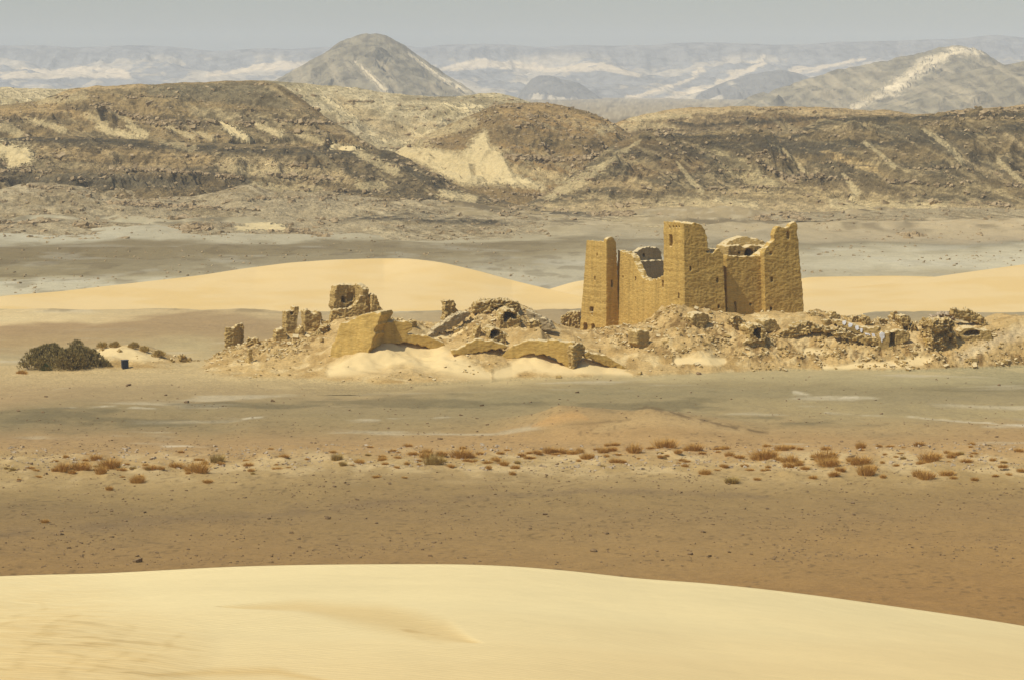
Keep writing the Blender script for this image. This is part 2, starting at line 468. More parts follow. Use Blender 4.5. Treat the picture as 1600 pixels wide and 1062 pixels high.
# ------------------------------------------------------------------ ridges, hills and dunes built as relief
LEDGES = []
def ridge(name, crest, Yc, Yf, mat, colf, zb=-0.5, back=120, nc=1100, nf=200, nb=14, prof=lambda t: (1 - t) ** 1.2,
          gull=(0, 30, 3), rough=(0, 8), crest_n=(0, 10), terr=None, x0=-320, x1=1920, seed=0, post=None, S=1.0):
    """a relief sheet whose crest runs through photo points `crest` at distance Yc(px); its front falls to Yf(px)"""
    pxs = np.linspace(x0, x1, nc)
    yc = interp(Yc, pxs) if hasattr(Yc, '__len__') else np.full(nc, float(Yc))
    yf = interp(Yf, pxs) if hasattr(Yf, '__len__') else np.full(nc, float(Yf))
    pc = sinterp(crest, pxs, 9)
    b = -(pc - 531) / F
    zc = H + yc * (b * CP - SP) / (b * SP + CP)
    X0 = (pxs - 800) / F * (yc / CP) * 1.0
    tt = np.concatenate([np.linspace(1, 0, nf), -np.linspace(0, 1, nb + 1)[1:]])
    T, _ = np.meshgrid(tt, pxs, indexing='ij')
    Yv = np.where(T >= 0, yc + (yf - yc) * T, yc - T * back)
    # constant lateral angle on the front so the columns keep pace with perspective
    Xv = X0[None, :] * (Yv / yc[None, :])
    zbv = zb if not callable(zb) else zb(Xv, Yv)
    hgt = np.maximum(zc[None, :] - zbv, 0.0)
    P = np.where(T >= 0, prof(np.clip(T, 0, 1)), (1 - np.clip(-T, 0, 1)) ** 1.3)
    env = np.clip(T, 0, 1); env = 4 * env * (1 - env) * (T > 0)
    g = gull[0] * (-.55 + ridged((Xv + 0.45 * Yv) / gull[1] + .6 * fbm(Xv / 60, Yv / 60, 2, seed + 2), Yv / (gull[1] * gull[2]), 4, seed)) if gull[0] else 0
    Z = zbv + hgt * P
    Z = Z + env * g * np.clip(hgt / (12 * S), 0.0, 1.5)
    if S == 1.0 and rough[0] >= 1.0:      # broad shoulders and hollows
        Z = Z + env * np.clip(hgt / 14, 0, 1) * (3.4 * (fbm((Xv + .3 * Yv) / 21, Yv / 34, 3, seed + 3) - .15) + 1.3 * (ridged((Xv - .5 * Yv) / 9, Yv / 24, 3, seed + 4) - .6))
    fenv = np.clip(np.minimum(1, (1 - T) * 6), 0, 1) * np.clip(hgt / 4, 0, 1)
    topenv = np.clip(np.abs(T) * 14, 0.12, 1)
    if rough[0]:
        Z = Z + fenv * topenv * rough[0] * fbm(Xv / rough[1], Yv / rough[1], 5, seed + 5)
    if crest_n[0]:
        Z = Z + crest_n[0] * fbm(Xv / crest_n[1], 0 * Yv, 4, seed + 9) * np.clip(1 - np.abs(T) * 3, 0, 1) * np.clip(hgt / 4, 0, 1)
    if terr:
        for (zl, th, amt, sd2) in terr:     # ledges: a steep band of thickness th at height zl
            zl2 = zl + 1.2 * fbm(Xv / 40, Yv / 40, 2, sd2)
            m = np.clip(0.15 + 1.6 * fbm(Xv / 26, Yv / 60, 3, sd2 + 3), 0, 1) * amt
            Z = Z + m * th * (sst(-th, 0, Z - zl2) - 0.999 * np.clip((Z - zl2 + th) / (3 * th), 0, 1)) * (Z > zl2 - th) * (T > 0.02)
    if post: Z = post(Xv, Yv, Z, T)
    p, q = proj(Xv, Yv, Z)
    dzy = np.gradient(Z, axis=0) / (np.gradient(Yv, axis=0) + 1e-6)
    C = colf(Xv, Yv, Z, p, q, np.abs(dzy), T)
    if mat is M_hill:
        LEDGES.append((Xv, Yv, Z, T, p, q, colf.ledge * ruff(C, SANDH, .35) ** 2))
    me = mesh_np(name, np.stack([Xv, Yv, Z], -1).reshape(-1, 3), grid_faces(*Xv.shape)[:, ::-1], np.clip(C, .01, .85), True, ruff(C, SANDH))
    o = link(name, me, mat)
    tag(o, kind='structure')
    return o

VARN = alb(112, 104, 84); BRN = alb(150, 128, 88); TAN = alb(196, 174, 130); OCH = alb(166, 138, 92); DRK = alb(92, 82, 64); GRY = alb(158, 150, 128)
GRN = alb(140, 132, 104); SANDH = alb(224, 203, 152)
def rock_col(base, sands=(), darks=(), tans=(), ledge=.5, sp=.6, seed=0, sc=1.0, stre=.5, strata=.8, gs=.2, cols=()):
    """albedo of a varnished, sand streaked rocky slope; strokes are in photo points"""
    def f(x, y, z, p, q, sl, T):
        a = fbm((x + 1.2 * z) / (34 * sc), z / (6 * sc) + y / (70 * sc), 5, seed + 100)
        b = fbm(x / (3.0 * sc), z / (.9 * sc) + y / (8 * sc), 4, seed + 110)
        e = fbm(x / (1.1 * sc), z / (.35 * sc) + y / (2.6 * sc), 3, seed + 115)
        d = fbm((x + .9 * z + .35 * y) / (3.4 * sc), (y + 3 * z) / (60 * sc), 4, seed + 120)   # downslope streaks
        C = np.zeros(x.shape + (3,)) + base[0]
        C = lerp(C, base[1], sst(-.12, .16, a + .35 * b))
        C = lerp(C, base[2], sst(.05, .45, d * .6 + .5 * a + .4 * b + .2 * e) * stre)
        C = lerp(C, DRK, sst(.12, .42, b - .6 * a + .3 * e) * sp * .6)
        C = lerp(C, TAN, sst(.16, .45, e + .6 * b + .3 * d) * .25)
        wq = q + 5 * b + 5 * a; wp = p + 12 * a + 9 * b
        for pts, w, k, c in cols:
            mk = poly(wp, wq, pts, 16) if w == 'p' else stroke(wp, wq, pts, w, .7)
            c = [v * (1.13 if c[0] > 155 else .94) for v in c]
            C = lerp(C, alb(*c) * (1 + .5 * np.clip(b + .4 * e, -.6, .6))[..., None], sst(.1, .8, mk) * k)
        for pts, w, k in tans:
            C = lerp(C, TAN, stroke(wp, wq, pts, w, .8) * min(1, k * 1.4) * (.6 + .6 * np.clip(b + .4, 0, 1)))
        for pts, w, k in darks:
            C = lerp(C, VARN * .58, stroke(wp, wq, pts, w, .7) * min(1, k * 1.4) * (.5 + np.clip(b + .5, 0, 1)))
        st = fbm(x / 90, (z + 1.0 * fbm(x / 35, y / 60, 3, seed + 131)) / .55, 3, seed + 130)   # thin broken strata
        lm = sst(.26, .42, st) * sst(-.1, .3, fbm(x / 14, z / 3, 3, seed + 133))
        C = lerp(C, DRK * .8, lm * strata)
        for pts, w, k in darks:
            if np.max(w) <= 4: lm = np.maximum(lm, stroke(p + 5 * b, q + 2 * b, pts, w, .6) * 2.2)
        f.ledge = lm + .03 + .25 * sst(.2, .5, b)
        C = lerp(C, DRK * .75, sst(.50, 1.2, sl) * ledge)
        C = C * 1.16 + .006
        # wind-laid sand caught in the gullies
        C = lerp(C, SANDH, sst(.30, .52, d + .45 * a + .25 * b) * sst(.02, .2, T) * gs)
        for pts, w, k in sands:
            if w == 'p': m = sst(.35, .65, poly(p + 5 * b + 4 * a, q + 2.5 * b + 1.5 * a, pts, 14) + .10 * e + .10 * b)
            else:
                w = [v * 1.7 + 1 for v in w] if hasattr(w, '__len__') else w * 1.7 + 1
                m = stroke(p + 5 * b + 7 * a, q + 3 * b + 3 * a, pts, w, 1.0)
                m = sst(.12, .45, m + .45 * e * (m > 0) + .25 * b * (m > 0))
            C = lerp(C, SANDH, m * k)
        return C
    return f

# far escarpment, about 4.6 km away
FARC = [(-400, 70), (0, 72), (60, 70), (120, 75), (170, 72), (215, 71), (262, 72), (300, 77), (350, 81), (400, 76), (470, 77), (510, 73), (640, 72), (660, 77), (680, 71), (720, 69),
        (800, 70), (850, 74), (900, 70), (960, 72), (1000, 71), (1060, 68), (1100, 66), (1180, 69), (1240, 71), (1300, 66), (1400, 64), (1470, 62), (1550, 55), (1600, 60), (1800, 62), (2100, 70)]
def far_col(x, y, z, p, q, sl, T):
    a = fbm(x / 270, y / 470, 5, 301); b = fbm(x / 60, z / 25 + y / 290, 5, 302); e = fbm(x / 22, z / 9 + y / 110, 3, 304)
    C = np.zeros(x.shape + (3,)) + albf(142, 138, 130)
    C = lerp(C, albf(116, 113, 108), sst(-.15, .35, b + .3 * e))
    m = sst(.02, .26, a + .45 * b + .2 * e) * sst(80, 98, q + 10 * a)
    C = lerp(C, albf(220, 200, 164), m * .62)
    rim = (1 - sst(80, 92, q + 8 * b)) * sst(.02, .06, T)
    C = lerp(C, albf(112, 109, 106), rim * (.45 + .4 * sst(-.1, .3, b)))
    for pts, w in (([(1040, 165), (1120, 135), (1200, 92)], [14, 9, 5]), ([(1110, 158), (1250, 110), (1350, 92)], [6, 8, 4]), ([(0, 118), (120, 112), (200, 118)], [8, 12, 7]),
                   ([(330, 118), (440, 104), (500, 100)], [7, 9, 5]), ([(690, 108), (760, 98), (850, 108)], [5, 10, 8]), ([(860, 112), (940, 104), (1000, 118)], [5, 8, 5]),
                   ([(900, 175), (1000, 172)], [8, 8]), ([(960, 160), (1040, 140), (1100, 110)], [6, 5, 4])):
        k = stroke(p + 9 * b + 12 * a, q + 4 * b + 5 * a, pts, w, .8)
        C = lerp(C, albf(240, 214, 170), sst(.2, .6, k + .4 * b * (k > 0)) * .78)
    return C
def far_post(x, y, z, T):
    f = sst(0, .08, T) * (1 - sst(.85, 1, T))
    return z + sst(.015, .10, T) * (1 - sst(.85, 1, T)) * (42 * (ridged((x + .5 * y) / 480, y / 900, 5, 311) - .75) + 20 * (fbm(x / 160, y / 220, 5, 312) - .3)) + 16 * (ridged(x / 80, y / 470, 4, 313) - .8) * sst(.012, .04, T) * (1 - sst(.1, .3, T))
ridge('hills', FARC, 8100, 6000, M_far, far_col, nf=280, nc=1100, prof=lambda t: np.where(t < .10, 1 - 2.2 * t, .78 * (1 - (t - .10) / .90) ** 1.25), x0=-700, x1=2300,
      gull=(0, 1, 1), crest_n=(3.0, 110), rough=(6, 80), back=1500, seed=300, S=1.8, post=far_post)
# nearer blue knolls under the escarpment
def blue_col(x, y, z, p, q, sl, T):
    b = fbm(x / 54, y / 108, 4, 322)
    C = np.zeros(x.shape + (3,)) + albf(120, 116, 108)
    C = lerp(C, albf(214, 196, 162), sst(.05, .35, b + fbm(x / 200, y / 200, 3, 323)) * .8)
    return C
ridge('hills', [(700, 200), (790, 172), (810, 150), (830, 122), (850, 117), (890, 122), (930, 148), (975, 178), (1040, 158), (1100, 140), (1160, 118), (1215, 108), (1260, 122), (1330, 150), (1400, 190)], 6000, 5200, M_far, blue_col, nf=70, nc=500,
      x0=700, x1=1400, zb=-70, rough=(13, 110), gull=(26, 130, 2), crest_n=(5, 70), back=540, seed=320, S=1.8)
# the grey cone and the hill on the right, 2.5 km
def cone_col(x, y, z, p, q, sl, T):
    b = fbm(x / 15, y / 36 + z / 11, 5, 332); d = fbm((x + .8 * z) / 22, (z + .3 * x) / 100, 3, 333)
    C = np.zeros(x.shape + (3,)) + albf(146, 134, 104)
    C = lerp(C, albf(114, 104, 82), sst(-.2, .4, b))
    C = lerp(C, albf(186, 168, 130), sst(.12, .5, d + .2 * b) * .55 * sst(70, 110, q))
    C = lerp(C, albf(104, 92, 70), stroke(p, q, [(600, 58), (625, 70), (640, 84)], [3, 5, 2], .8) * .6)
    for pts, w in (([(640, 84), (680, 115), (740, 150)], [3, 6, 10]), ([(560, 100), (600, 140)], [4, 8]), ([(1395, 140), (1440, 105), (1490, 80), (1530, 82)], [14, 14, 9, 10]), ([(1330, 172), (1400, 135)], [6, 12])):
        C = lerp(C, albf(240, 218, 172), stroke(p + 9 * b, q + 6 * b, pts, w, .7) * .8)
    return C
ridge('hills', [(300, 210), (400, 148), (430, 126), (480, 100), (520, 75), (545, 59), (565, 54), (590, 52), (612, 57), (628, 68), (650, 84), (700, 118), (745, 146), (800, 178), (860, 215)], 3700, 3250, M_far, cone_col, nf=200, nc=700,
      x0=300, x1=860, zb=-10, rough=(4, 54), gull=(13, 60, 2.5), crest_n=(2, 18), back=700, seed=330, S=1.8, prof=lambda t: (1 - t) ** 1.15)
ridge('hills', [(1080, 200), (1170, 152), (1250, 126), (1300, 111), (1350, 100), (1400, 90), (1440, 82), (1465, 74), (1490, 70), (1515, 73), (1535, 86), (1555, 98), (1600, 118), (1700, 150), (1900, 200)], 3800, 3350, M_far, cone_col, nf=160, nc=700,
      x0=1080, x1=1900, zb=-10, rough=(5, 60), gull=(15, 85, 2.5), crest_n=(3.2, 22), back=700, seed=350, S=1.8)
ridge('hills', [(1290, 215), (1370, 166), (1430, 134), (1480, 116), (1540, 104), (1600, 96), (1700, 84), (1850, 92), (2000, 130)], 3300, 2980, M_far, cone_col, nf=140, nc=600,
      x0=1290, x1=2000, zb=-10, rough=(3.6, 60), gull=(10, 75, 2.5), crest_n=(2, 36), back=540, seed=370, S=1.8)

# big brown hills, 0.75 to 1.1 km
# grey-tan hill behind (left centre)
ridge('hills', [(-320, 132), (0, 137), (100, 139), (380, 127), (430, 126), (500, 133), (560, 137), (600, 145), (660, 150), (710, 152), (750, 146), (785, 145), (820, 158), (870, 172), (940, 190), (1100, 240)], 1060, 900, M_hill,
      rock_col((alb(202, 186, 146), alb(180, 166, 128), alb(222, 204, 158)), stre=.9, seed=400, sp=.35, gs=.5,
               cols=[([(380, 128), (420, 127), (470, 132)], 6, .6, (140, 132, 108)), ([(620, 150), (760, 160), (840, 175)], [5, 9, 8], .5, (150, 138, 110))],
               sands=[([(690, 235), (760, 205), (800, 225), (800, 262), (815, 300), (740, 285), (640, 243)], 'p', .95)],
               tans=[([(520, 150), (600, 200), (700, 230)], [8, 20, 16], .6), ([(640, 190), (720, 205)], 9, .5)]),
      x0=-320, x1=1100, nf=200, nc=950, zb=-1, rough=(1.2, 10), gull=(6.0, 30, 3), crest_n=(.5, 8), back=200, seed=400, prof=lambda t: (1 - t) ** 1.05)
# cliff-topped mesa behind the right hill
ridge('hills', [(840, 235), (930, 205), (960, 192), (1000, 180), (1030, 174), (1060, 169), (1120, 167), (1200, 166), (1290, 168), (1330, 172), (1390, 172), (1420, 178), (1445, 181), (1480, 174), (1530, 170), (1600, 163), (1700, 158), (1920, 160)], 960, 880, M_hill,
      rock_col((alb(196, 170, 124), alb(174, 146, 100), alb(214, 190, 142)), ledge=.55, seed=420,
               sands=[([(985, 186), (1020, 182), (1075, 180)], [3, 4, 2], .6), ([(960, 205), (1000, 195), (1050, 200)], [3, 5, 3], .5)],
               tans=[([(1010, 208), (1150, 210), (1260, 206)], [6, 9, 6], .9), ([(1040, 175), (1150, 173), (1330, 178)], 4, .7)],
               darks=[([(1050, 190), (1090, 194), (1180, 192), (1250, 190), (1300, 184)], [4, 5, 6, 5, 3], .8), ([(1440, 184), (1520, 178), (1600, 172)], 3, .5)]),
      x0=840, x1=1920, nf=220, nc=900, zb=-1, rough=(1.1, 7), gull=(2.5, 26, 2), crest_n=(.5, 9), back=160, seed=420,
      prof=lambda t: np.where(t < .12, 1 - .5 * t, np.where(t < .22, .94 - (t - .12) * 3.2, .62 * (1 - (t - .22) / .78) ** 1.1)))
# middle dome
ridge('hills', [(600, 250), (660, 214), (700, 196), (740, 178), (770, 166), (800, 161), (840, 160), (880, 166), (930, 179), (960, 193), (985, 212), (1010, 230), (1060, 262)], 890, 765, M_hill,
      rock_col((BRN, OCH, GRN), seed=440, ledge=.6,
               sands=[([(725, 240), (740, 212), (757, 202), (765, 225), (790, 240), (800, 265), (840, 290), (720, 290), (640, 250), (600, 262), (560, 238), (640, 225)], 'p', .88), ([(940, 205), (960, 200)], 5, .5), ([(655, 225), (690, 205), (740, 190)], [4, 7, 5], .6),
                      ([(880, 290), (930, 262), (960, 240)], [6, 6, 4], .6), ([(800, 285), (850, 292)], 6, .7)],
               darks=[([(790, 246), (870, 250), (930, 246)], 3.5, 1)],
               cols=[([(780, 172), (860, 176), (940, 200)], [10, 18, 12], .6, (164, 138, 94)), ([(810, 265), (860, 275), (900, 285)], [8, 12, 8], .7, (186, 164, 118)), ([(840, 225), (920, 230)], 14, .5, (146, 128, 88))]),
      x0=600, x1=1060, nf=260, nc=620, zb=-1, rough=(1.0, 6), gull=(4, 24, 3), crest_n=(.3, 8), back=90, seed=440, prof=lambda t: np.cos(t * 1.5708) ** 1.1, terr=[(15, 1.2, 1, 441)])
# left main hill
ridge('hills', [(-320, 175), (-100, 168), (0, 165), (62, 159), (90, 149), (120, 138), (150, 135), (200, 133), (230, 132), (330, 128), (400, 126), (425, 127), (445, 134), (480, 158), (500, 178), (540, 200), (590, 232), (640, 262), (700, 290), (770, 325), (830, 345)], 
      [(-320, 880), (400, 870), (600, 820), (830, 790)], [(-320, 770), (500, 750), (830, 745)], M_hill,
      rock_col((alb(166, 144, 102), alb(134, 120, 90), alb(196, 172, 124)), seed=460, ledge=.6,
               sands=[([(350, 196), (370, 208), (392, 220)], [3, 7, 4], .95), ([(150, 196), (170, 205), (215, 215)], [3, 5, 4], .8), ([(200, 196), (225, 212)], [3, 6], .8), ([(405, 198), (440, 210)], [3, 5], .8),
                      ([(130, 178), (160, 192)], [3, 5], .5), ([(470, 212), (500, 222)], [3, 4], .7), ([(305, 208), (330, 215)], [2, 4], .6), ([(520, 230), (560, 240), (610, 262), (635, 276)], [6, 8, 10, 5], 1),
                      ([(60, 160), (130, 150)], [3, 5], .5), ([(50, 188), (100, 204)], [2, 4], .7), ([(262, 198), (296, 213)], [2, 3], .7), ([(170, 172), (205, 192)], [1.5, 3], .6), ([(0, 195), (30, 210)], [6, 5], .5), ([(560, 212), (700, 290)], [3, 3], .3)],
               tans=[([(430, 140), (500, 190), (560, 220)], [6, 10, 8], .4)], darks=[([(150, 168), (260, 192), (400, 193)], 4, .35), ([(208, 193), (260, 194), (305, 192)], 2, .9), ([(400, 190), (460, 190), (520, 193)], 2.5, .9)],
               cols=[([(442, 140), (500, 182), (590, 236), (645, 264), (700, 288)], [5, 8, 9, 7, 5], .8, (122, 108, 80)), ([(90, 150), (140, 138), (230, 136)], [5, 6, 4], .8, (178, 154, 112)), ([(240, 145), (330, 145), (420, 150), (450, 165)], [10, 20, 24, 12], .75, (138, 130, 106)), ([(455, 155), (500, 190), (560, 225)], [10, 14, 8], .6, (150, 126, 86)),
                     ([(0, 178), (80, 172), (140, 185)], [12, 16, 10], .7, (160, 136, 94)), ([(300, 175), (360, 185), (460, 195)], [8, 12, 8], .5, (176, 160, 122)), ([(130, 165), (180, 190), (240, 205)], [10, 12, 6], .5, (140, 124, 92))]),
      x0=-320, x1=830, nf=260, nc=1000, zb=0, rough=(1.1, 6), gull=(5.5, 28, 3), crest_n=(.4, 7), back=120, seed=460, terr=[(23.5, 1.8, 1, 461), (16.5, 1.5, 1, 463)], prof=lambda t: (1 - t) ** 1.0 * (1 + .35 * t))
# right big hill
ridge('hills', [(780, 345), (830, 308), (860, 298), (900, 272), (925, 250), (950, 232), (975, 218), (1000, 212), (1040, 209), (1100, 208), (1160, 210), (1235, 210), (1262, 196), (1290, 186), (1340, 182), (1400, 181), (1450, 180), (1520, 174), (1600, 170), (1700, 160), (1920, 150)],
      [(780, 790), (1100, 800), (1920, 840)], [(780, 735), (1100, 728), (1600, 715), (1920, 710)], M_hill,
      rock_col((alb(148, 130, 94), alb(118, 108, 84), alb(186, 164, 120)), seed=480, ledge=.55, stre=.6,
               sands=[([(860, 305), (905, 285), (945, 262)], [6, 8, 4], .6), ([(1320, 275), (1335, 300), (1330, 312)], [2, 4, 3], .7), ([(1300, 318), (1400, 330), (1480, 322)], [6, 9, 6], .5), ([(1030, 316), (1100, 320)], [5, 8], .4),
                      ([(1000, 222), (940, 262)], [2, 3], .5), ([(1440, 200), (1475, 225), (1505, 255)], [1.5, 3, 2], .7), ([(1350, 222), (1400, 262)], [1.5, 2.5], .6), ([(1060, 255), (1095, 300)], [1.5, 3], .55), ([(1225, 235), (1262, 272)], [1.5, 2.5], .6), ([(1560, 250), (1595, 285)], [2, 3], .6), ([(1120, 312), (1180, 322)], [3, 5], .6)],
               cols=[([(970, 225), (1040, 235), (1090, 260), (1000, 270)], [10, 22, 18, 18], .8, (146, 122, 84)), ([(1110, 235), (1150, 260), (1200, 290)], [14, 24, 18], .8, (172, 156, 116)), ([(1180, 222), (1280, 232), (1330, 245)], [12, 14, 10], .8, (124, 116, 96)),
                     ([(1290, 240), (1340, 255), (1400, 275)], [8, 12, 8], .75, (184, 158, 108)), ([(1380, 200), (1450, 215), (1500, 240), (1560, 270)], [14, 18, 16, 14], .75, (122, 114, 94)), ([(1340, 240), (1440, 290), (1560, 300)], [8, 18, 16], .6, (168, 150, 110)),
                     ([(1110, 300), (1250, 300), (1400, 312)], [10, 14, 12], .7, (176, 156, 114)), ([(1470, 185), (1560, 180)], [6, 8], .6, (160, 140, 100)), ([(900, 290), (980, 285), (1040, 300)], [8, 12, 10], .6, (170, 148, 106))],
               tans=[([(860, 330), (1050, 318), (1250, 325), (1600, 335)], [14, 16, 18, 20], .75), ([(1150, 228), (1190, 255), (1228, 288)], [2, 3, 2], .9), ([(1530, 182), (1570, 205), (1600, 232)], [3, 5, 4], .9), ([(1265, 198), (1330, 200)], [6, 8], .8), ([(1250, 250), (1300, 285), (1380, 300)], [6, 9, 9], .4), ([(1450, 200), (1520, 260), (1600, 290)], [4, 8, 8], .5), ([(1500, 180), (1600, 230)], [3, 6], .5)],
               darks=[([(1000, 214), (1100, 213), (1240, 214), (1300, 192), (1400, 186), (1600, 176)], 5, .8), ([(1100, 225), (1240, 232), (1400, 222), (1600, 200)], [10, 14, 12, 12], .6), ([(1222, 278), (1280, 277), (1330, 280)], [3, 4, 3], 1), ([(1385, 284), (1440, 286), (1490, 290)], [2.5, 3, 2.5], 1), ([(1160, 238), (1200, 262), (1240, 285)], [2, 3, 2], .8), ([(1560, 288), (1600, 290)], 3, .9), ([(960, 240), (1060, 235), (1150, 260)], [8, 14, 10], .4)]),
      x0=780, x1=1920, nf=330, nc=1050, zb=0, rough=(1.3, 7), gull=(6, 26, 3), crest_n=(.35, 8), back=90, seed=480, terr=[(9.0, 2.0, 1, 481), (5.0, 1.3, 1, 483), (14, 1.6, .8, 485)],
      prof=lambda t: np.cos(t * 1.5708) ** 1.0)
# left dark shelf in front
ridge('hills', [(-320, 222), (0, 216), (100, 213), (180, 216), (260, 222), (330, 224), (430, 226), (480, 232), (530, 236), (580, 235), (610, 233), (640, 250), (680, 275), (720, 292), (760, 306), (800, 318), (860, 335), (900, 345)],
      [(-320, 790), (500, 778), (900, 765)], [(-320, 722), (300, 728), (900, 735)], M_hill,
      rock_col((alb(142, 124, 90), alb(112, 102, 80), alb(178, 156, 114)), seed=500, ledge=.6,
               sands=[([(0, 235), (40, 245), (20, 258)], [12, 14, 6], .9), ([(560, 240), (620, 268)], [4, 6], .7), ([(250, 218), (300, 232)], [4, 5], .5), ([(560, 290), (600, 292)], 5, .6), ([(690, 302), (740, 312)], [5, 6], .85), ([(400, 292), (500, 300)], [6, 7], .5), ([(340, 262), (460, 272)], [5, 7], .35)],
               tans=[([(350, 262), (450, 280), (520, 300)], [10, 12, 8], .5), ([(120, 260), (260, 262)], [8, 9], .35)],
               darks=[([(0, 218), (150, 220), (300, 232), (480, 238), (560, 242)], [6, 7, 7, 8, 8], .8), ([(600, 242), (680, 290), (740, 310)], [8, 8, 4], .6), ([(170, 265), (240, 266), (330, 272)], 2.5, .9), ([(340, 275), (378, 277)], 3, .9), ([(0, 259), (60, 261)], 2, .8), ([(420, 275), (520, 280)], 2, .6)],
               cols=[([(60, 240), (200, 245), (330, 252)], [12, 18, 14], .75, (160, 138, 98)), ([(340, 250), (450, 262), (540, 280)], [10, 16, 12], .8, (186, 164, 120)), ([(20, 290), (120, 280), (300, 288)], [12, 18, 10], .8, (126, 118, 98)), ([(560, 262), (640, 285), (700, 305)], [14, 16, 10], .6, (140, 124, 92)), ([(350, 300), (385, 288), (430, 300)], [8, 12, 8], .8, (132, 124, 104))]),
      x0=-320, x1=900, nf=300, nc=1000, zb=0, rough=(1.4, 6), gull=(3.5, 18, 3), crest_n=(.35, 7), back=60, seed=500, terr=[(12.5, 2.0, 1, 501), (7.5, 1.8, 1, 503)], prof=lambda t: (1 - t) ** .9)
# low grey foothills with broken ledges
def foot_col(seed, ledgec=.8):
    return rock_col((alb(184, 168, 134), alb(160, 144, 112), alb(212, 196, 160)), seed=seed, ledge=ledgec, sp=.4,
        sands=[([(370, 356), (400, 350), (440, 356)], [3, 6, 4], .9), ([(1000, 345), (1040, 352), (1100, 358)], [6, 8, 6], .7), ([(940, 350), (1010, 340)], [3, 4], .6)],
        darks=[([(170, 318), (240, 321), (345, 325)], [2, 3.5, 2], 1), ([(120, 353), (150, 354)], 3, .9), ([(272, 356), (325, 357)], 2.5, .8), ([(50, 338), (80, 339)], 3, .8), ([(560, 340), (660, 345), (790, 350)], [3, 6, 6], .55), ([(1405, 368), (1440, 370)], 3.5, .9), ([(1575, 372), (1600, 374)], 5, .8), ([(1340, 356), (1365, 356)], 3, .8), ([(930, 337), (990, 335)], 2.5, 1), ([(800, 330), (900, 336), (940, 338)], [4, 5, 3], .7), ([(520, 345), (640, 335), (780, 350)], [4, 7, 5], .35)])
ridge('hills', [(-320, 300), (0, 296), (60, 284), (110, 288), (200, 302), (300, 305), (345, 302), (380, 286), (420, 300), (520, 300), (620, 308), (700, 316), (800, 326), (900, 330), (980, 334), (1100, 332), (1250, 326), (1400, 320), (1500, 316), (1600, 318), (1920, 322)],
      745, 680, M_hill, foot_col(520), nf=120, nc=1100, zb=0, rough=(1.3, 9), gull=(1.6, 18, 2), crest_n=(.5, 10), back=30, seed=520, terr=[(4.2, 1.4, 1, 521), (2.4, 1.1, 1, 523)], prof=lambda t: (1 - t) ** .8)
ridge('hills', [(-320, 352), (0, 348), (80, 340), (160, 346), (260, 352), (330, 344), (380, 350), (440, 346), (520, 340), (600, 338), (700, 340), (780, 344), (900, 350), (960, 356), (1040, 352), (1120, 358), (1300, 356), (1380, 362), (1420, 352), (1480, 360), (1560, 362), (1600, 360), (1920, 360)],
      655, 600, M_hill, foot_col(540), nf=110, nc=1100, zb=-.4, rough=(1.0, 8), gull=(1.0, 14, 2), crest_n=(.5, 9), back=25, seed=540, terr=[(2.3, .7, 1, 541), (1.2, .5, 1, 543)], prof=lambda t: (1 - t) ** .9)

# dunes behind the ruin
def dune_col(x, y, z, p, q, sl, T):
    C = np.zeros(x.shape + (3,)) + alb(232, 204, 148)
    C = lerp(C, alb(228, 194, 126), sst(-.3, .5, fbm(x / 14, y / 9, 3, 602)) * .5)
    return C
ridge('dune', [(-320, 520), (-100, 488), (0, 463), (100, 455), (150, 449), (230, 440), (310, 431), (380, 420), (450, 411), (520, 406), (590, 404), (640, 404), (690, 410), (750, 424), (800, 438), (850, 450), (905, 463), (1000, 482), (1060, 500)],
      [(-320, 408), (0, 424), (400, 448), (600, 452), (800, 440), (905, 425), (1060, 412)], [(-320, 396), (0, 404), (600, 408), (1060, 402)], M_dune, dune_col, x0=-320, x1=1060, nf=120, nc=500, zb=-.6, back=18, seed=600, rough=(.05, 8), prof=lambda t: (1 - t) ** .9 * (1 - .25 * np.sin(t * 3.14)))
ridge('dune', [(1000, 500), (1100, 475), (1200, 452), (1258, 433), (1330, 432), (1400, 431), (1470, 433), (1560, 440), (1700, 455), (1850, 480)],
      452, 425, M_dune, dune_col, x0=1000, x1=1850, nf=80, nc=300, zb=-.6, back=20, seed=620, rough=(.05, 8))
ridge('dune', [(750, 495), (830, 462), (870, 448), (905, 438), (1000, 436), (1050, 444), (1150, 470), (1220, 500)],
      452, 425, M_dune, dune_col, x0=750, x1=1220, nf=60, nc=200, zb=-.6, back=20, seed=630, rough=(.05, 8))
ridge('dune', [(1060, 510), (1160, 478), (1258, 455), (1330, 449), (1400, 442), (1450, 434), (1520, 424), (1600, 413), (1700, 405), (1900, 420)],
      [(1060, 415), (1258, 432), (1600, 455), (1900, 460)], [(1060, 400), (1900, 406)], M_dune, dune_col, x0=1060, x1=1900, nf=110, nc=360, zb=-.6, back=18, seed=610, rough=(.05, 8), prof=lambda t: (1 - t) ** .9)

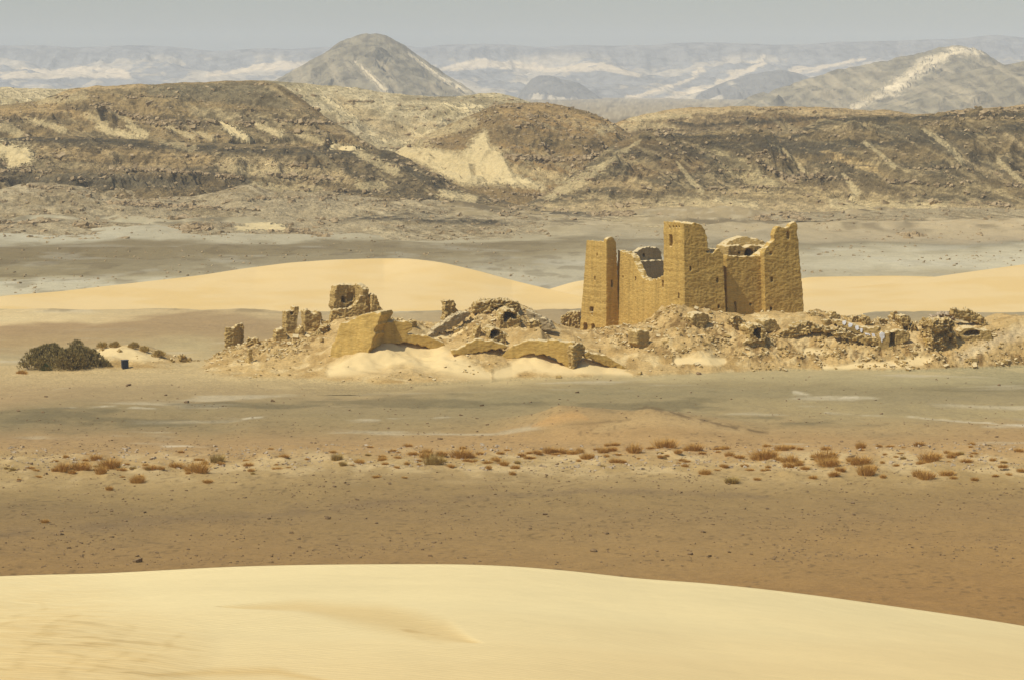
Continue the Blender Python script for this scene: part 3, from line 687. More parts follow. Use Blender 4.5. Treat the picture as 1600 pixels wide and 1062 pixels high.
# ------------------------------------------------------------------ mudbrick and other object materials
def brick_mat(name, c1, c2, c3, rough=1.0):
    s = NT(name)
    a = s.noise(0.45, 4)
    b = s.noise(3.5, 4, s.mapping((1, 1, 2.6)))
    col = s.mix(c1, c2, s.ramp(a, [(0.32, 0.0), (0.66, 1.0)]))
    col = s.mix(col, c3, s.ramp(b, [(0.50, 0.0), (0.72, 0.6)]))
    course = s.noise(1.0, 4, s.mapping((1.5, 1.5, 9.0)), 0.6)
    col = s.mix(col, s.ramp(course, [(0.32, 0.80), (0.5, 1.0), (0.7, 1.08)]), 1.0, 'MULTIPLY')
    runs = s.noise(1.0, 4, s.mapping((1.6, 1.6, .16)), 0.6)      # rain runnels and stains
    col = s.mix(col, s.ramp(runs, [(0.30, 0.74), (0.5, 1.0), (0.7, 1.14)]), .75, 'MULTIPLY')
    g = s.n('ShaderNodeSeparateXYZ'); s.l(s.n('ShaderNodeNewGeometry').outputs['Normal'], g.inputs[0])
    dust = s.math('ADD', g.outputs[2], s.math('MULTIPLY', s.math('SUBTRACT', s.noise(2.2, 3), 0.5), 0.7))
    col = s.mix(col, (.66, .52, .27), s.math('MULTIPLY', s.ramp(dust, [(.62, 0.0), (.86, 1.0)]), .8))
    wv = s.n('ShaderNodeTexWave', Scale=3.6, Distortion=2.2, Detail=2.0)
    wv.bands_direction = 'Z'; s.t.nodes[-1].inputs['Detail Scale'].default_value = 1.2
    s.l(s.co, wv.inputs['Vector'])
    n = s.bump(course, 0.055 * rough, 1.0)
    n = s.bump(wv.outputs['Fac'], 0.016, 1.0, n)
    n = s.bump(s.noise(6, 3), 0.02 * rough, 1.0, n)
    return s.done(col, n)
M_brick = brick_mat('mudbrick', (.52, .34, .088), (.46, .29, .070), (.58, .39, .12))
M_brickd = brick_mat('weathered_mudbrick', (.46, .31, .10), (.36, .235, .07), (.54, .40, .17), 1.6)
M_brickg = brick_mat('plastered_mudbrick', (.38, .29, .15), (.31, .23, .11), (.44, .34, .19))
def plain_mat(name, c, c2, sc=3, rough=.9, bump=.03):
    s = NT(name)
    s.b.inputs['Roughness'].default_value = rough
    return s.done(s.mix(c, c2, s.ramp(s.noise(sc, 4), [(.35, 0.0), (.65, 1.0)])), s.bump(s.noise(sc * 3, 3), bump))
M_white = plain_mat('white_plaster', (.80, .79, .76), (.66, .62, .54))
M_stone = plain_mat('dark_stone', (.17, .105, .045), (.27, .18, .085), 4)
M_pale = plain_mat('pale_stone', (.46, .36, .22), (.32, .24, .14), 3)
M_bin = plain_mat('bin_paint', (.018, .022, .032), (.03, .035, .045), 6, .6, .01)

# ------------------------------------------------------------------ the mound under the ruin, a relief of its own
MCREST = [(-100, 580), (0, 574), (60, 566), (110, 556), (140, 548), (160, 541), (185, 538), (215, 545), (250, 553), (285, 560), (320, 560), (345, 549), (380, 538), (420, 533), (450, 522), (485, 521), (515, 504), (545, 496), (590, 500),
          (640, 505), (680, 509), (705, 500), (730, 484), (748, 474), (770, 471), (800, 472), (822, 482), (850, 502), (870, 507), (890, 511), (905, 518), (940, 520), (962, 512), (1000, 510), (1022, 502), (1040, 484), (1052, 478), (1071, 475), (1095, 483), (1120, 491),
          (1200, 490), (1258, 489), (1300, 491), (1340, 498), (1385, 506), (1430, 507), (1490, 503), (1550, 504), (1580, 497), (1610, 493), (1700, 500), (1800, 560)]
MFOOT = [(-100, 590), (0, 588), (100, 585), (200, 580), (300, 584), (400, 597), (500, 596), (620, 606), (700, 602), (800, 594), (900, 592), (1000, 590), (1100, 586), (1250, 580), (1400, 581), (1500, 577), (1600, 573), (1800, 590)]
def zat(py, Y):
    b = -(py - 531) / F
    return H + Y * (b * CP - SP) / (b * SP + CP)
DRIFTS = [  # sand drifts: px, py of the top, half width px, height m
    (635, 541, 78, 1.9), (560, 566, 60, 1.0), (846, 556, 26, 1.6), (820, 560, 34, 1.1), (917, 563, 34, 1.2), (870, 576, 60, .7), (1110, 566, 30, .5)]
def MZ(x, y):
    p = 800 + F * x / 335.0
    zc = np.maximum(zat(sinterp(MCREST, p, 5), 339.0), 0.0)
    yf = H * F / (interp(MFOOT, p) - 130.0)
    t = np.clip((y - yf) / (336.0 - yf), 0, 1)
    up = np.where(t < 1, (t * .55 + .45 * t * t * (3 - 2 * t)), 1)
    back = 1 - sst(352, 386, y)
    zc = np.minimum(zc, H - (H - zc) * np.maximum(y, 338.5) / 338.0)
    z = np.maximum(zc, -1) * up * back - .12 * (1 - sst(0, .12, t * back))
    # hollows and lumps
    m = sst(.05, .35, t) * back * np.clip(zc / 2.5, .12, 1)
    z = z + m * (0.55 * fbm(x / 4.2, y / 3.4, 3, 701) + 0.0)
    # drifts
    for (a, b, w, h) in DRIFTS:
        Yd_ = H * F / (590 - 130.0) + (590 - b) * .22
        xd = (a - 800) / F * Yd_
        r = np.hypot((x - xd) / (w / 13.4), (y - Yd_) / 7.0)
        z = z + h * np.maximum(1 - r, 0) ** 1.25
    return z
def rubble_mask(p, q):
    m = np.zeros(p.shape)
    for pts, w, k in (([(1040, 505), (1120, 520), (1180, 545), (1250, 555)], [20, 38, 34, 28], 1), ([(1250, 545), (1330, 548), (1450, 560), (1600, 565)], [30, 34, 24, 18], 1), ([(930, 520), (1010, 530), (1080, 560)], [12, 28, 26], .8),
                      ([(1000, 500), (1060, 480)], [10, 14], .8), ([(300, 560), (400, 550), (470, 540), (500, 520)], [8, 18, 22, 16], .9), ([(690, 520), (760, 500), (830, 500)], [18, 26, 22], .8), ([(700, 570), (740, 572)], [10, 14], .5),
                      ([(590, 495), (690, 505)], [5, 7], .6), ([(1270, 492), (1420, 505)], [8, 12], .8), ([(1500, 520), (1600, 540)], [14, 30], .6)):
        m = np.maximum(m, stroke(p, q, pts, w, .6) * k)
    return m
mx = np.linspace((-110 - 800) / F * 335, (1810 - 800) / F * 335, 1150)
my = np.concatenate([np.linspace(302, 345, 250), np.linspace(345.4, 390, 60)])
MYY, MXX = np.meshgrid(my, mx, indexing='ij')
MZZ = MZ(MXX, MYY)
mp, mq = proj(MXX, MYY, MZZ)
mn1 = fbm(MXX / 3, MYY / 3, 4, 711); mn2 = fbm(MXX / .9, MYY / .9, 3, 713)
RM = rubble_mask(mp + 10 * mn1, mq + 6 * mn1)
drift = np.zeros(mp.shape)
for pts, w in (([(520, 580), (590, 560), (640, 545), (700, 568), (760, 590)], [14, 30, 34, 26, 12]), ([(780, 585), (830, 565), (870, 572), (925, 572), (985, 588)], [14, 16, 18, 16, 6]), ([(1060, 566), (1100, 562), (1130, 565)], [8, 10, 7]),
               ([(1290, 575), (1400, 568), (1450, 562)], [6, 8, 8]), ([(150, 548), (200, 552), (250, 558)], [10, 14, 6]), ([(680, 528), (710, 522), (730, 515)], [5, 7, 4]), ([(1500, 506), (1520, 510)], [5, 6]), ([(1260, 550), (1290, 552)], [8, 6])):
    drift = np.maximum(drift, stroke(mp + 4 * mn1, mq + 4 * mn1, pts, w, .5))
RM = RM * (1 - .85 * drift)
onm = sst(.15, .8, MZZ)
MZZ = MZZ + (1 - .95 * drift) * onm * (.13 * fbm(MXX / 1.4, MYY / 1.2, 4, 721) + RM * .42 * np.maximum(ridged(MXX / 1.6, MYY / 1.4, 3, 723), -.2) + .16 * fbm(MXX / .45, MYY / .5, 2, 725) * RM)
MC = np.zeros(mp.shape + (3,)) + alb(208, 178, 122)
MC = lerp(MC, alb(184, 152, 96), sst(-.05, .45, mn1) * .7)
MC = lerp(MC, alb(226, 200, 146), sst(.1, .45, fbm(MXX / 2.2, MYY / 3, 4, 731)) * .75)
MC = lerp(MC, alb(140, 110, 66), sst(-.05, .45, mn2 + .5 * mn1) * RM * .75)
MC = lerp(MC, alb(214, 196, 160), stroke(mp + 6 * mn1, mq, [(1500, 560), (1560, 530), (1600, 520)], [12, 16, 20], .8) * .5)
MC = lerp(MC, alb(236, 210, 154), drift * .9)
MC = lerp(MC, alb(206, 178, 126), stroke(mp, mq, [(520, 590), (640, 580), (760, 596)], [8, 14, 8], .9) * .6)
MC = lerp(MC, ground_col(mp, mq), 1 - sst(0.02, .35, MZZ + .12 * mn1))
mound = sheet('mound_terrain', MXX, MYY, MZZ, np.clip(MC, .01, .8), M_mound, np.clip(1 - drift * 1.2, 0, 1)); tag(mound, kind='structure')
def hit(px, py, y0=298.0, y1=372.0):
    """where the line of sight of a photo point meets the mound (or the plain)"""
    Y = np.arange(y0, y1, .1)
    a = (px - 800) / F; b = -(py - 531) / F
    k = 1 / (b * SP + CP)
    X = a * Y * k; Z = H + Y * (b * CP - SP) * k
    g = np.maximum(MZ(X, Y), 0)
    i = np.nonzero(Z <= g)[0]
    i = i[0] if len(i) else len(Y) - 1
    return Vector((X[i], Y[i], max(Z[i], g[i])))

# ------------------------------------------------------------------ ruined masonry
class Plane:
    """an upright wall plane through world point P with heading th (degrees; 0 = square to the view, + = right end recedes)"""
    def __init__(s, P, th):
        s.P = Vector((P[0], P[1], 0)); t = radians(th)
        s.d = Vector((math.cos(t), math.sin(t), 0)); s.nb = Vector((-math.sin(t), math.cos(t), 0))   # nb points away from the viewer
    def uz(s, px, py):
        a = (px - 800) / F; b = -(py - 531) / F
        D = Vector((a, b * SP + CP, b * CP - SP)); C0 = Vector((0, 0, H))
        t = (s.P - Vector((0, 0, 0))).dot(s.nb) / D.dot(s.nb)
        w = C0 + D * t
        return (w - s.P).dot(s.d), w.z
    def pt(s, u, v, z):
        w = s.P + s.d * u + s.nb * v
        return Vector((w.x, w.y, z))
RND = random.Random(7)
def rag(pts, base_z, amp, step=.3):
    """break the sides of an outline into short uneven steps, keeping the foot and long clean edges"""
    out = []
    n = len(pts)
    for i in range(n):
        a, b = pts[i], pts[(i + 1) % n]
        L = math.hypot(b[0] - a[0], b[1] - a[1])
        out.append(a)
        foot = a[1] < base_z + .4 and b[1] < base_z + .4
        clean = abs(b[1] - a[1]) > 2.6 and abs(b[0] - a[0]) < .35 * abs(b[1] - a[1])
        if foot: continue
        k = max(1, int(L / step))
        am = amp * (.25 if clean else 1)
        for j in range(1, k):
            t = j / k
            out.append((a[0] + (b[0] - a[0]) * t + RND.uniform(-am, am), a[1] + (b[1] - a[1]) * t + RND.uniform(-am, am)))
    return out
def prism(bm, plane, uz, v0, v1, lean=0.0, zref=None):
    zr = min(z for _, z in uz) if zref is None else zref
    f = [bm.verts.new(plane.pt(u, v0 + lean * (z - zr), z)) for u, z in uz]
    b = [bm.verts.new(plane.pt(u, v1, z)) for u, z in uz]
    n = len(uz)
    try:
        bm.faces.new(f); bm.faces.new(b[::-1])
        for i in range(n):
            bm.faces.new((f[i], b[i], b[(i + 1) % n], f[(i + 1) % n]))
    except ValueError:
        pass
def bm_obj(bm, name):
    bmesh.ops.recalc_face_normals(bm, faces=bm.faces)
    bmesh.ops.triangulate(bm, faces=bm.faces)
    me = bpy.data.meshes.new(name); bm.to_mesh(me); bm.free()
    o = bpy.data.objects.new(name, me); COL.objects.link(o)
    return o
def masonry(name, pieces, cuts=(), mat=None, voxel=.075, rough=1.0, parent=None, amp=.14, erode=0.0):
    """pieces: (plane, outline in photo points, front offset, thickness, lean); cuts: (plane, outline in photo points, depth)"""
    parts = []
    for (pl, out, v0, th, lean) in pieces:
        uz = [pl.uz(*q) for q in out]
        bz = min(z for _, z in uz)
        bm = bmesh.new(); prism(bm, pl, rag(uz, bz, amp), v0, v0 + th, lean)
        parts.append(bm_obj(bm, 'piece'))
    base = parts[0]
    cutters = []
    for o in parts[1:]:
        m = base.modifiers.new('u', 'BOOLEAN'); m.object = o; m.operation = 'UNION'; m.solver = 'EXACT'; m.use_self = True
    for c in cuts:
        pl, out, dep = c[:3]
        bm = bmesh.new(); prism(bm, pl, [pl.uz(*q) for q in out], -.6, dep)
        o = bm_obj(bm, 'cut'); cutters.append(o)
        m = base.modifiers.new('c', 'BOOLEAN'); m.object = o; m.operation = 'DIFFERENCE'; m.solver = 'EXACT'
    m = base.modifiers.new('r', 'REMESH'); m.mode = 'VOXEL'; m.voxel_size = voxel
    dg = bpy.context.evaluated_depsgraph_get(); dg.update()
    ev = base.evaluated_get(dg)
    me = bpy.data.meshes.new_from_object(ev)
    n = len(me.vertices)
    co = np.empty(n * 3, np.float32); me.vertices.foreach_get('co', co); co = co.reshape(-1, 3).astype(float)
    no = np.empty(n * 3, np.float32); me.vertices.foreach_get('normal', no); no = no.reshape(-1, 3)
    d = .035 * noise3(co, (.6, .6, .7), 3) + .02 * noise3(co, (1.8, 1.8, 5.0), 5) + .02 * noise3(co, (3.5, 3.5, 11), 8)
    top = np.clip(no[:, 2], 0, 1)
    d = d - (.5 * max(rough - .9, 0) + .04) * np.abs(noise3(co, (2.6, 2.6, 3.4), 31)) * .5 + max(rough - .9, 0) * (.10 * noise3(co, (4.5, 4.5, 6.5), 33) + .05 * noise3(co, (8, 8, 9), 35))
    d = d + top * .08 * noise3(co, (3, 3, 3), 12) + erode * noise3(co, (1.3, 1.3, 1.6), 15)
    co += no * (d * rough)[:, None]
    org = np.array([co[:, 0].mean(), co[:, 1].mean(), co[:, 2].min()])
    if parent is not None: org = np.array(parent.location)
    co -= org
    me.vertices.foreach_set('co', co.astype(np.float32).ravel())
    me.polygons.foreach_set('use_smooth', np.ones(len(me.polygons), bool))
    me.materials.clear(); me.update()
    for o in parts + cutters:
        dm = o.data; bpy.data.objects.remove(o, do_unlink=True); bpy.data.meshes.remove(dm)
    o = link(name, me, mat or M_brick, parent)
    if parent is None: o.location = Vector(org)
    return o
def R(x0, y0, x1, y1): return [(x0, y0), (x1, y0), (x1, y1), (x0, y1)]
def slit(x, y, w, h): return R(x - max(w, 3.4) / 2, y - h / 2, x + max(w, 3.4) / 2, y + h / 2)
def slitL(x, y, w, h): return R(x - max(w, 2.0) / 2, y - h / 2, x + max(w, 2.0) / 2, y + h / 2)
def arch(x0, y0, x1, y1):
    r = (x1 - x0) / 2; cx = (x0 + x1) / 2
    return [(x0, y1), (x0, y0 + r)] + [(cx - r * math.cos(a), y0 + r - r * math.sin(a)) for a in (math.pi * k / 8 for k in range(1, 8))] + [(x1, y0 + r), (x1, y1)]

# ---- the fortress
TH = 25.0
K = at(1071, 470, 338)                      # nearest corner of the main tower
PR = Plane(K, TH)                           # its right-hand face
PL = Plane(K, TH + 90 - 180)                # its left-hand face (right end = the near corner)
fort = empty('fortress_ruin', (K.x, K.y + 4, 4.0), 'tall roofless mudbrick fortress with square corner towers and broken walls on the rubble mound', 'fortress')
masonry('corner_tower', [(PR, [(1071, 348.5), (1080, 350), (1088, 348), (1096, 350), (1101, 353), (1106, 361), (1109, 371), (1109, 384), (1112, 396), (1117, 396), (1122, 391), (1126, 389), (1131, 397), (1133, 405), (1137, 545), (1071, 545)], 0, 5.6, .035)],
        [(PR, slit(1081.5, 420, 2, 8), .9), (PR, slit(1123, 438, 2, 7), .9), (PR, slit(1124.5, 479, 2.6, 6), .9), (PR, slit(1109, 394, 5, 5), 1.2),
         (PL, [(1046, 367), (1050, 366.5), (1051.5, 372), (1050.5, 381), (1049.5, 385.5), (1045.5, 385), (1045.5, 378)], 1.6), (PL, slitL(1046.5, 354.5, 1, 3.4), .7), (PL, slitL(1052, 354.5, 1, 3.4), .7), (PL, slitL(1056.6, 354.5, 1, 3.4), .7),
         (PL, slitL(1061, 354.5, 1, 3.4), .7), (PL, slitL(1060.5, 463, 2, 10), 1.0)], parent=fort)['label'] = 'tall front tower with one long window high on its bright face'
# recessed wall and right tower, in line with the right-hand face
P2 = Plane(PR.pt(0, 1.1, 0), TH)
masonry('curtain_wall', [(P2, [(1136.5, 404), (1139, 398), (1146, 400), (1160, 402), (1180, 401), (1199, 402), (1200, 540), (1137.8, 540)], 0, 1.3, .03)],
        [(P2, slit(1150, 474.5, 2.6, 6), .8), (P2, slit(1150.5, 484, 1.2, 12), .5), (P2, slit(1174, 476, 2, 4), .6)], parent=fort)['label'] = 'recessed curtain wall between the dark slot and the right tower'
P3 = Plane(PR.pt(0, .25, 0), TH)
masonry('corner_tower', [(P3, [(1195.5, 396), (1199, 389), (1204, 384), (1210, 378), (1213, 374), (1212, 366), (1215, 358), (1221, 354), (1227, 356), (1235, 355), (1239, 350), (1242, 348), (1246, 347), (1249, 352), (1250, 375), (1253.5, 425), (1256.5, 460), (1258, 540), (1197, 540)], 0, 1.3, .03),
                         (P3, [(1222, 392), (1250, 388), (1255, 430), (1258, 540), (1197, 540), (1196, 412)], 1.2, 4.2, 0)],
        [(P3, slit(1207, 396, 2, 5.5), .8), (P3, slit(1208, 437, 2, 8), .8), (P3, slit(1206.3, 482, 2, 5), .8), (P3, arch(1231.6, 361.5, 1237, 374), 2.2), (P3, slit(1215.5, 384.5, 3, 2.4), .5)], parent=fort)['label'] = 'right tower with a pierced window at its broken top'
# left curtain wall, parallel to the bright left-hand faces, running back to the left tower
KB = PR.pt(1.65, 5.3, 0)
PC = Plane(KB, TH - 90)
masonry('curtain_wall', [(PC, [(962, 391), (972, 394), (982, 396), (985, 400), (988, 408), (993, 419), (997, 427), (1001, 434), (1008, 437), (1016, 438), (1024, 436), (1032, 431), (1042, 426), (1046, 550), (962, 550)], 0, 1.2, .02)],
        [(PC, slitL(971, 433, 2, 3.4), .8), (PC, slitL(990.5, 436, 1.6, 7), .8), (PC, slitL(1033, 444, 2.6, 12), .9)], parent=fort)['label'] = 'long curtain wall with its top broken away in a dip'
# left tower
LB = PC.uz(967, 470)[0]
LT = PC.pt(LB, 0, 0)                         # where the curtain meets the tower's right side
PT = Plane((LT.x - math.cos(radians(TH)) * 1.65, LT.y - math.sin(radians(TH)) * 1.65, 0), TH + 8)
PTL = Plane(PT.P, TH + 8 - 90)
lt = masonry('corner_tower', [(PT, [(947, 377.5), (958, 378), (966, 380), (967.5, 400), (967.5, 545), (947, 545)], 0, 5.7, .0),
                         (PT, [(948, 374), (952, 371.5), (957, 370), (962, 371.5), (965, 377), (967, 384), (967, 400), (948, 400)], 0, .8, 0)],
        [(PTL, slitL(931, 398, 2, 5.5), .8), (PTL, slitL(928.5, 435, 1.6, 7.5), .8), (PTL, [(921.5, 480), (925, 479.5), (928.5, 480), (928.6, 485), (927.4, 490), (926.8, 493.5), (924.6, 492.5), (924, 488), (921.8, 486)], 1.4),
         (PTL, arch(913.5, 504, 919.5, 524), 1.2), (PTL, arch(925.5, 506, 930.5, 520), 1.2), (PT, slit(957.5, 443, 3, 12), .8)], parent=fort)
lt['label'] = 'left tower with a rounded stump on its right rear corner'
def taper(o, cx, cy, z0, k):
    me = o.data; n = len(me.vertices); co = np.empty(n * 3, np.float32); me.vertices.foreach_get('co', co); co = co.reshape(-1, 3)
    w = co + np.array(o.parent.location if o.parent else o.location, np.float32)
    f = 1 - k * (w[:, 2] - z0)
    co[:, 0] += (w[:, 0] - cx) * (f - 1); co[:, 1] += (w[:, 1] - cy) * (f - 1)
    me.vertices.foreach_set('co', co.ravel()); me.update()
taper(lt, PT.P.x, PT.P.y, 3.0, .022)
# inner rooms seen over the broken walls
PI = Plane(PR.pt(-1, 22.0, 0), TH + 24)
masonry('inner_wall', [(PI, [(979, 402), (984, 397), (990, 394), (996, 394), (1001, 390), (1008, 387.5), (1020, 386.5), (1028, 388), (1034, 394), (1035, 405), (1040, 406), (1040, 480), (979, 480)], 0, .9, 0),
                       (PI, [(992, 407), (1002, 407), (1020, 406.5), (1040, 406.5), (1040, 480), (992, 480)], -1.0, 1.1, 0)],
        [(PI, slit(1006.5, 399, 2, 5), .6)], M_brickg, parent=fort)['label'] = 'grey brown inner wall behind the dip in the left curtain wall'
PV = Plane(PR.pt(0, 6.2, 0), TH)
masonry('vaulted_room', [(PV, [(1138, 386), (1141, 384), (1150, 383), (1160, 385), (1168, 386), (1178, 384), (1190, 386), (1203, 384), (1203, 450), (1138, 450)], 0, 3.0, 0),
                         (PV, [(1141, 385), (1146, 380), (1152, 377), (1160, 375), (1168, 372), (1177, 371), (1186, 375), (1194, 373), (1201, 377), (1206, 381), (1206, 390), (1141, 390)], 1.0, 2.2, .5)],
        [(PV, arch(1163.5, 388, 1177.5, 420), 2.6), (PV, slit(1155, 395, 2, 5), .8)], M_brickd, rough=1.0, parent=fort, erode=.05)['label'] = 'vaulted room with a dark arch above the recessed wall'

# ------------------------------------------------------------------ scattered masonry on the mound
def frag(name, out, th, thick, label, cat, base=None, mat=None, cuts=(), group=None, voxel=.075, rough=1.2, erode=.05, lean=0.0, amp=.14, extra=(), fwd=0.0, sink=8):
    """one ruin fragment: outline in photo points, standing where its foot meets the mound"""
    xs_ = [q[0] for q in out]; ys_ = [q[1] for q in out]
    bx, by = base or ((min(xs_) + max(xs_)) / 2, max(ys_))
    P = hit(bx, by)
    pl = Plane((P.x, P.y - fwd), th)
    lo = max(ys_)
    out2 = [(x, y + (sink if y > lo - (lo - min(ys_)) * .12 - 1.5 else 0)) for x, y in out]
    pcs = [(pl, out2, 0, thick, lean)]
    for (o2, v0, t2) in extra: pcs.append((pl, o2, v0, t2, lean))
    o = masonry(name, pcs, [(pl, c[0], c[1]) for c in cuts], mat or M_brickd, voxel, rough, None, amp, erode)
    tag(o, label, cat, group)
    return o
# left cluster
root = hit(545, 500)
house = empty('ruined_house', (root.x, root.y, root.z - 1), 'roofless upper room with a small arched niche crowning the left end of the ruins', 'ruin')
HA = Plane((at(554, 480, root.y + 4).x, root.y + 4), 28)
masonry('back_wall', [(HA, [(525, 452), (526, 447), (531, 445), (538, 444.5), (546, 445), (555, 445), (555, 540), (524, 540), (523, 484), (521, 475), (523, 468), (522, 460)], 0, 1.5, 0)],
        [(HA, arch(533.6, 463, 540, 473), .9), (HA, [(542.5, 461), (545, 457), (549, 458), (553, 459), (552, 470), (543, 470.5)], .5)], M_brickd, .08, 1.2, house, erode=.04)
HB = Plane(HA.pt(HA.uz(554, 470)[0], .3, 0), -58)
masonry('side_wall', [(HB, [(553, 445), (558, 444.5), (562, 446), (566.5, 452), (567, 463), (568, 540), (553, 540)], 0, .9, 0)], (), M_brickd, .08, 1.2, house, erode=.04)
HC = Plane((HA.P.x - .3, HA.P.y - 2.2, 0), 14)
masonry('front_wall', [(HC, [(518, 487), (522, 484), (530, 483), (540, 482), (548, 480), (552, 478), (556, 474), (560, 466), (563, 462), (568, 461), (573, 462), (574, 470), (574, 488), (575, 545), (515, 545), (516, 498)], 0, 1.3, 0)], (), M_brickd, .08, 1.4, house, erode=.07)
frag('ruined_pillar', [(580.5, 462), (583, 459.5), (587, 460), (590, 464), (592, 470), (594, 474), (595, 480), (600, 486), (602, 494), (602, 505), (580, 505)], 20, 1.4, 'narrow jagged pillar just right of the roofless upper room', 'ruin', base=(588, 498), rough=1.3)
frag('ruined_tower', [(446.5, 487), (452, 485.5), (459, 485), (460, 480), (463, 478.5), (467, 480), (467.5, 487), (466, 500), (466.5, 525), (447.5, 524)], 22, 1.6, 'slim standing pier with a knob of brick on top, left of the broad stump', 'ruin', base=(456, 522), cuts=[(slit(456.3, 490, 2, 4), .7)])
frag('ruined_tower', [(475.5, 487), (478, 485), (483, 484.5), (486, 488), (490, 492), (494, 490), (496, 486.5), (500, 487), (503, 491), (502, 500), (503, 520), (476, 523)], 18, 1.8, 'broad squat wall stump with a notched top between the slim pier and the upper room', 'ruin', base=(488, 521))
frag('wall_fragment', [(431, 519), (436, 515), (444, 513), (448, 516), (448.5, 534), (432, 535)], 18, 1.4, 'low worn wall stub at the foot of the slim pier', 'ruin')
frag('wall_fragment', [(466, 520), (470, 512), (475, 507), (476, 520), (472, 524), (466, 524)], 35, .9, 'leaning triangular slab wedged between slim pier and broad stump', 'ruin')
frag('wall_fragment', [(503, 498), (512, 501), (522, 502), (520, 506), (508, 504), (503, 505)], 5, .7, 'thin fallen wall course bridging the broad stump and the upper room', 'ruin', base=(512, 506), sink=3)
frag('wall_fragment', [(494, 520), (500, 514), (507, 508), (513, 506), (516, 512), (514, 519), (508, 524), (500, 522)], 12, 1.2, 'tumbled brick lump below the thin fallen wall course', 'ruin', rough=2)
gate = empty('ruined_tower', hit(366, 543), 'leftmost broken tower, an open corner of two tan walls with a dark inner side', 'ruin')
G1 = Plane(hit(358, 544), 14)
masonry('wall', [(G1, [(352, 512), (356, 511), (362, 511.5), (366, 513), (367, 560), (354, 560), (352, 540)], 0, .8, 0)], (), M_brickd, .08, 1.3, gate, erode=.04)
G2 = Plane(G1.pt(G1.uz(366, 530)[0], .1, 0), 52)
masonry('wall', [(G2, [(364, 515), (368, 511), (372, 506), (376, 505), (377, 555), (365, 558)], 0, .7, 0)], (), M_brickd, .08, 1.3, gate, erode=.04)
G3 = Plane(G1.pt(G1.uz(374, 530)[0], 1.2, 0), 8)
masonry('wall', [(G3, [(373, 506), (376, 504), (380, 506), (381.5, 514), (381.5, 550), (373, 550)], 0, .9, 0)], (), M_brickd, .08, 1.3, gate, erode=.04)
frag('wall_fragment', [(387.5, 547), (390, 544.5), (394, 545), (394.5, 552), (393, 566), (387, 568)], 20, .6, 'short upright brick post alone on the slope below the leftmost tower', 'ruin')
frag('wall_fragment', [(385, 531), (392, 528), (404, 530), (408, 536), (400, 540), (386, 541)], 5, 1.2, 'low brown wall remnant right of the leftmost tower', 'ruin', rough=1.8)
# the great sloping bastion
bas = frag('bastion', [(545, 500), (552, 496), (561, 492), (572, 490), (584, 489), (582, 505), (577, 530), (572, 556), (562, 560), (510, 572), (513, 552), (518, 530), (524, 506)], -20, 5.5, 'large smooth bastion with a steep sloping face, dark right side and sand at its foot', 'bastion', base=(556, 553), mat=M_brick, lean=.28, rough=1.0, erode=.05, amp=.2, sink=10)
# walls between the bastion and the vaults
frag('retaining_wall', [(585, 506), (600, 503), (622, 502), (640, 503), (645, 506), (644, 516), (636, 521), (650, 524), (672, 526), (690, 534), (705, 545), (716, 556), (713, 559), (700, 556), (680, 550), (665, 541), (640, 536), (612, 536), (586, 540)], 12, 1.6,
     'long buried wall running right from the bastion and sinking into the sand drift', 'wall', base=(650, 540), mat=M_brick, sink=2, erode=.03, rough=.95, fwd=.8)
frag('wall_fragment', [(640, 504), (646, 500), (652, 502), (654, 512), (648, 514), (641, 512)], 25, 1.0, 'small dark upright lump at the right end of the upper wall', 'ruin', rough=1.6)
frag('wall_fragment', [(602, 500), (608, 497), (616, 497), (624, 501), (622, 504), (604, 505)], 5, 1.0, 'low cap of bricks on top of the long wall, right of the bastion', 'ruin', rough=1.8, sink=3)
frag('retaining_wall', [(705, 548), (718, 544), (730, 536), (742, 531), (755, 530.5), (770, 532), (785, 537), (797, 541), (790, 544), (770, 546), (745, 550), (720, 553), (708, 552)], 8, 1.2,
     'low lens shaped brown wall just below the two vault mouths', 'wall', base=(750, 550), mat=M_brick, sink=2, fwd=.4, rough=.95)
frag('retaining_wall', [(780, 557), (790, 548), (802, 539), (815, 534), (830, 532), (866, 531), (896, 535), (900, 560), (893, 575), (884, 570), (868, 560), (850, 553), (825, 554), (800, 560), (790, 562)], -12, 1.6,
     'brown wall with an arched sand line beneath, midway between vaults and left tower', 'wall', base=(830, 556), mat=M_brick, sink=3, fwd=.5, rough=.95)
frag('buttress', [(895, 540), (902, 536), (912, 536), (916, 545), (914, 556), (905, 565), (895, 574)], 44, 2.0, 'dark crumbling buttress end where two sand banked walls meet', 'wall', base=(904, 568), fwd=.9, rough=1.5)
frag('retaining_wall', [(913, 552), (920, 549), (935, 552), (950, 557), (962, 564), (975, 572), (990, 580), (984, 582), (965, 576), (945, 571), (928, 562), (914, 557)], 14, 1.2,
     'low wall slanting down to the right from the dark buttress', 'wall', base=(945, 572), mat=M_brick, sink=2, fwd=.4, rough=1.0)
frag('wall_fragment', [(877, 494), (885, 489), (895, 487), (906, 488), (908, 505), (878, 506)], -5, 2.0, 'rounded brown hump of old wall at the left foot of the left tower', 'ruin', rough=1.8)
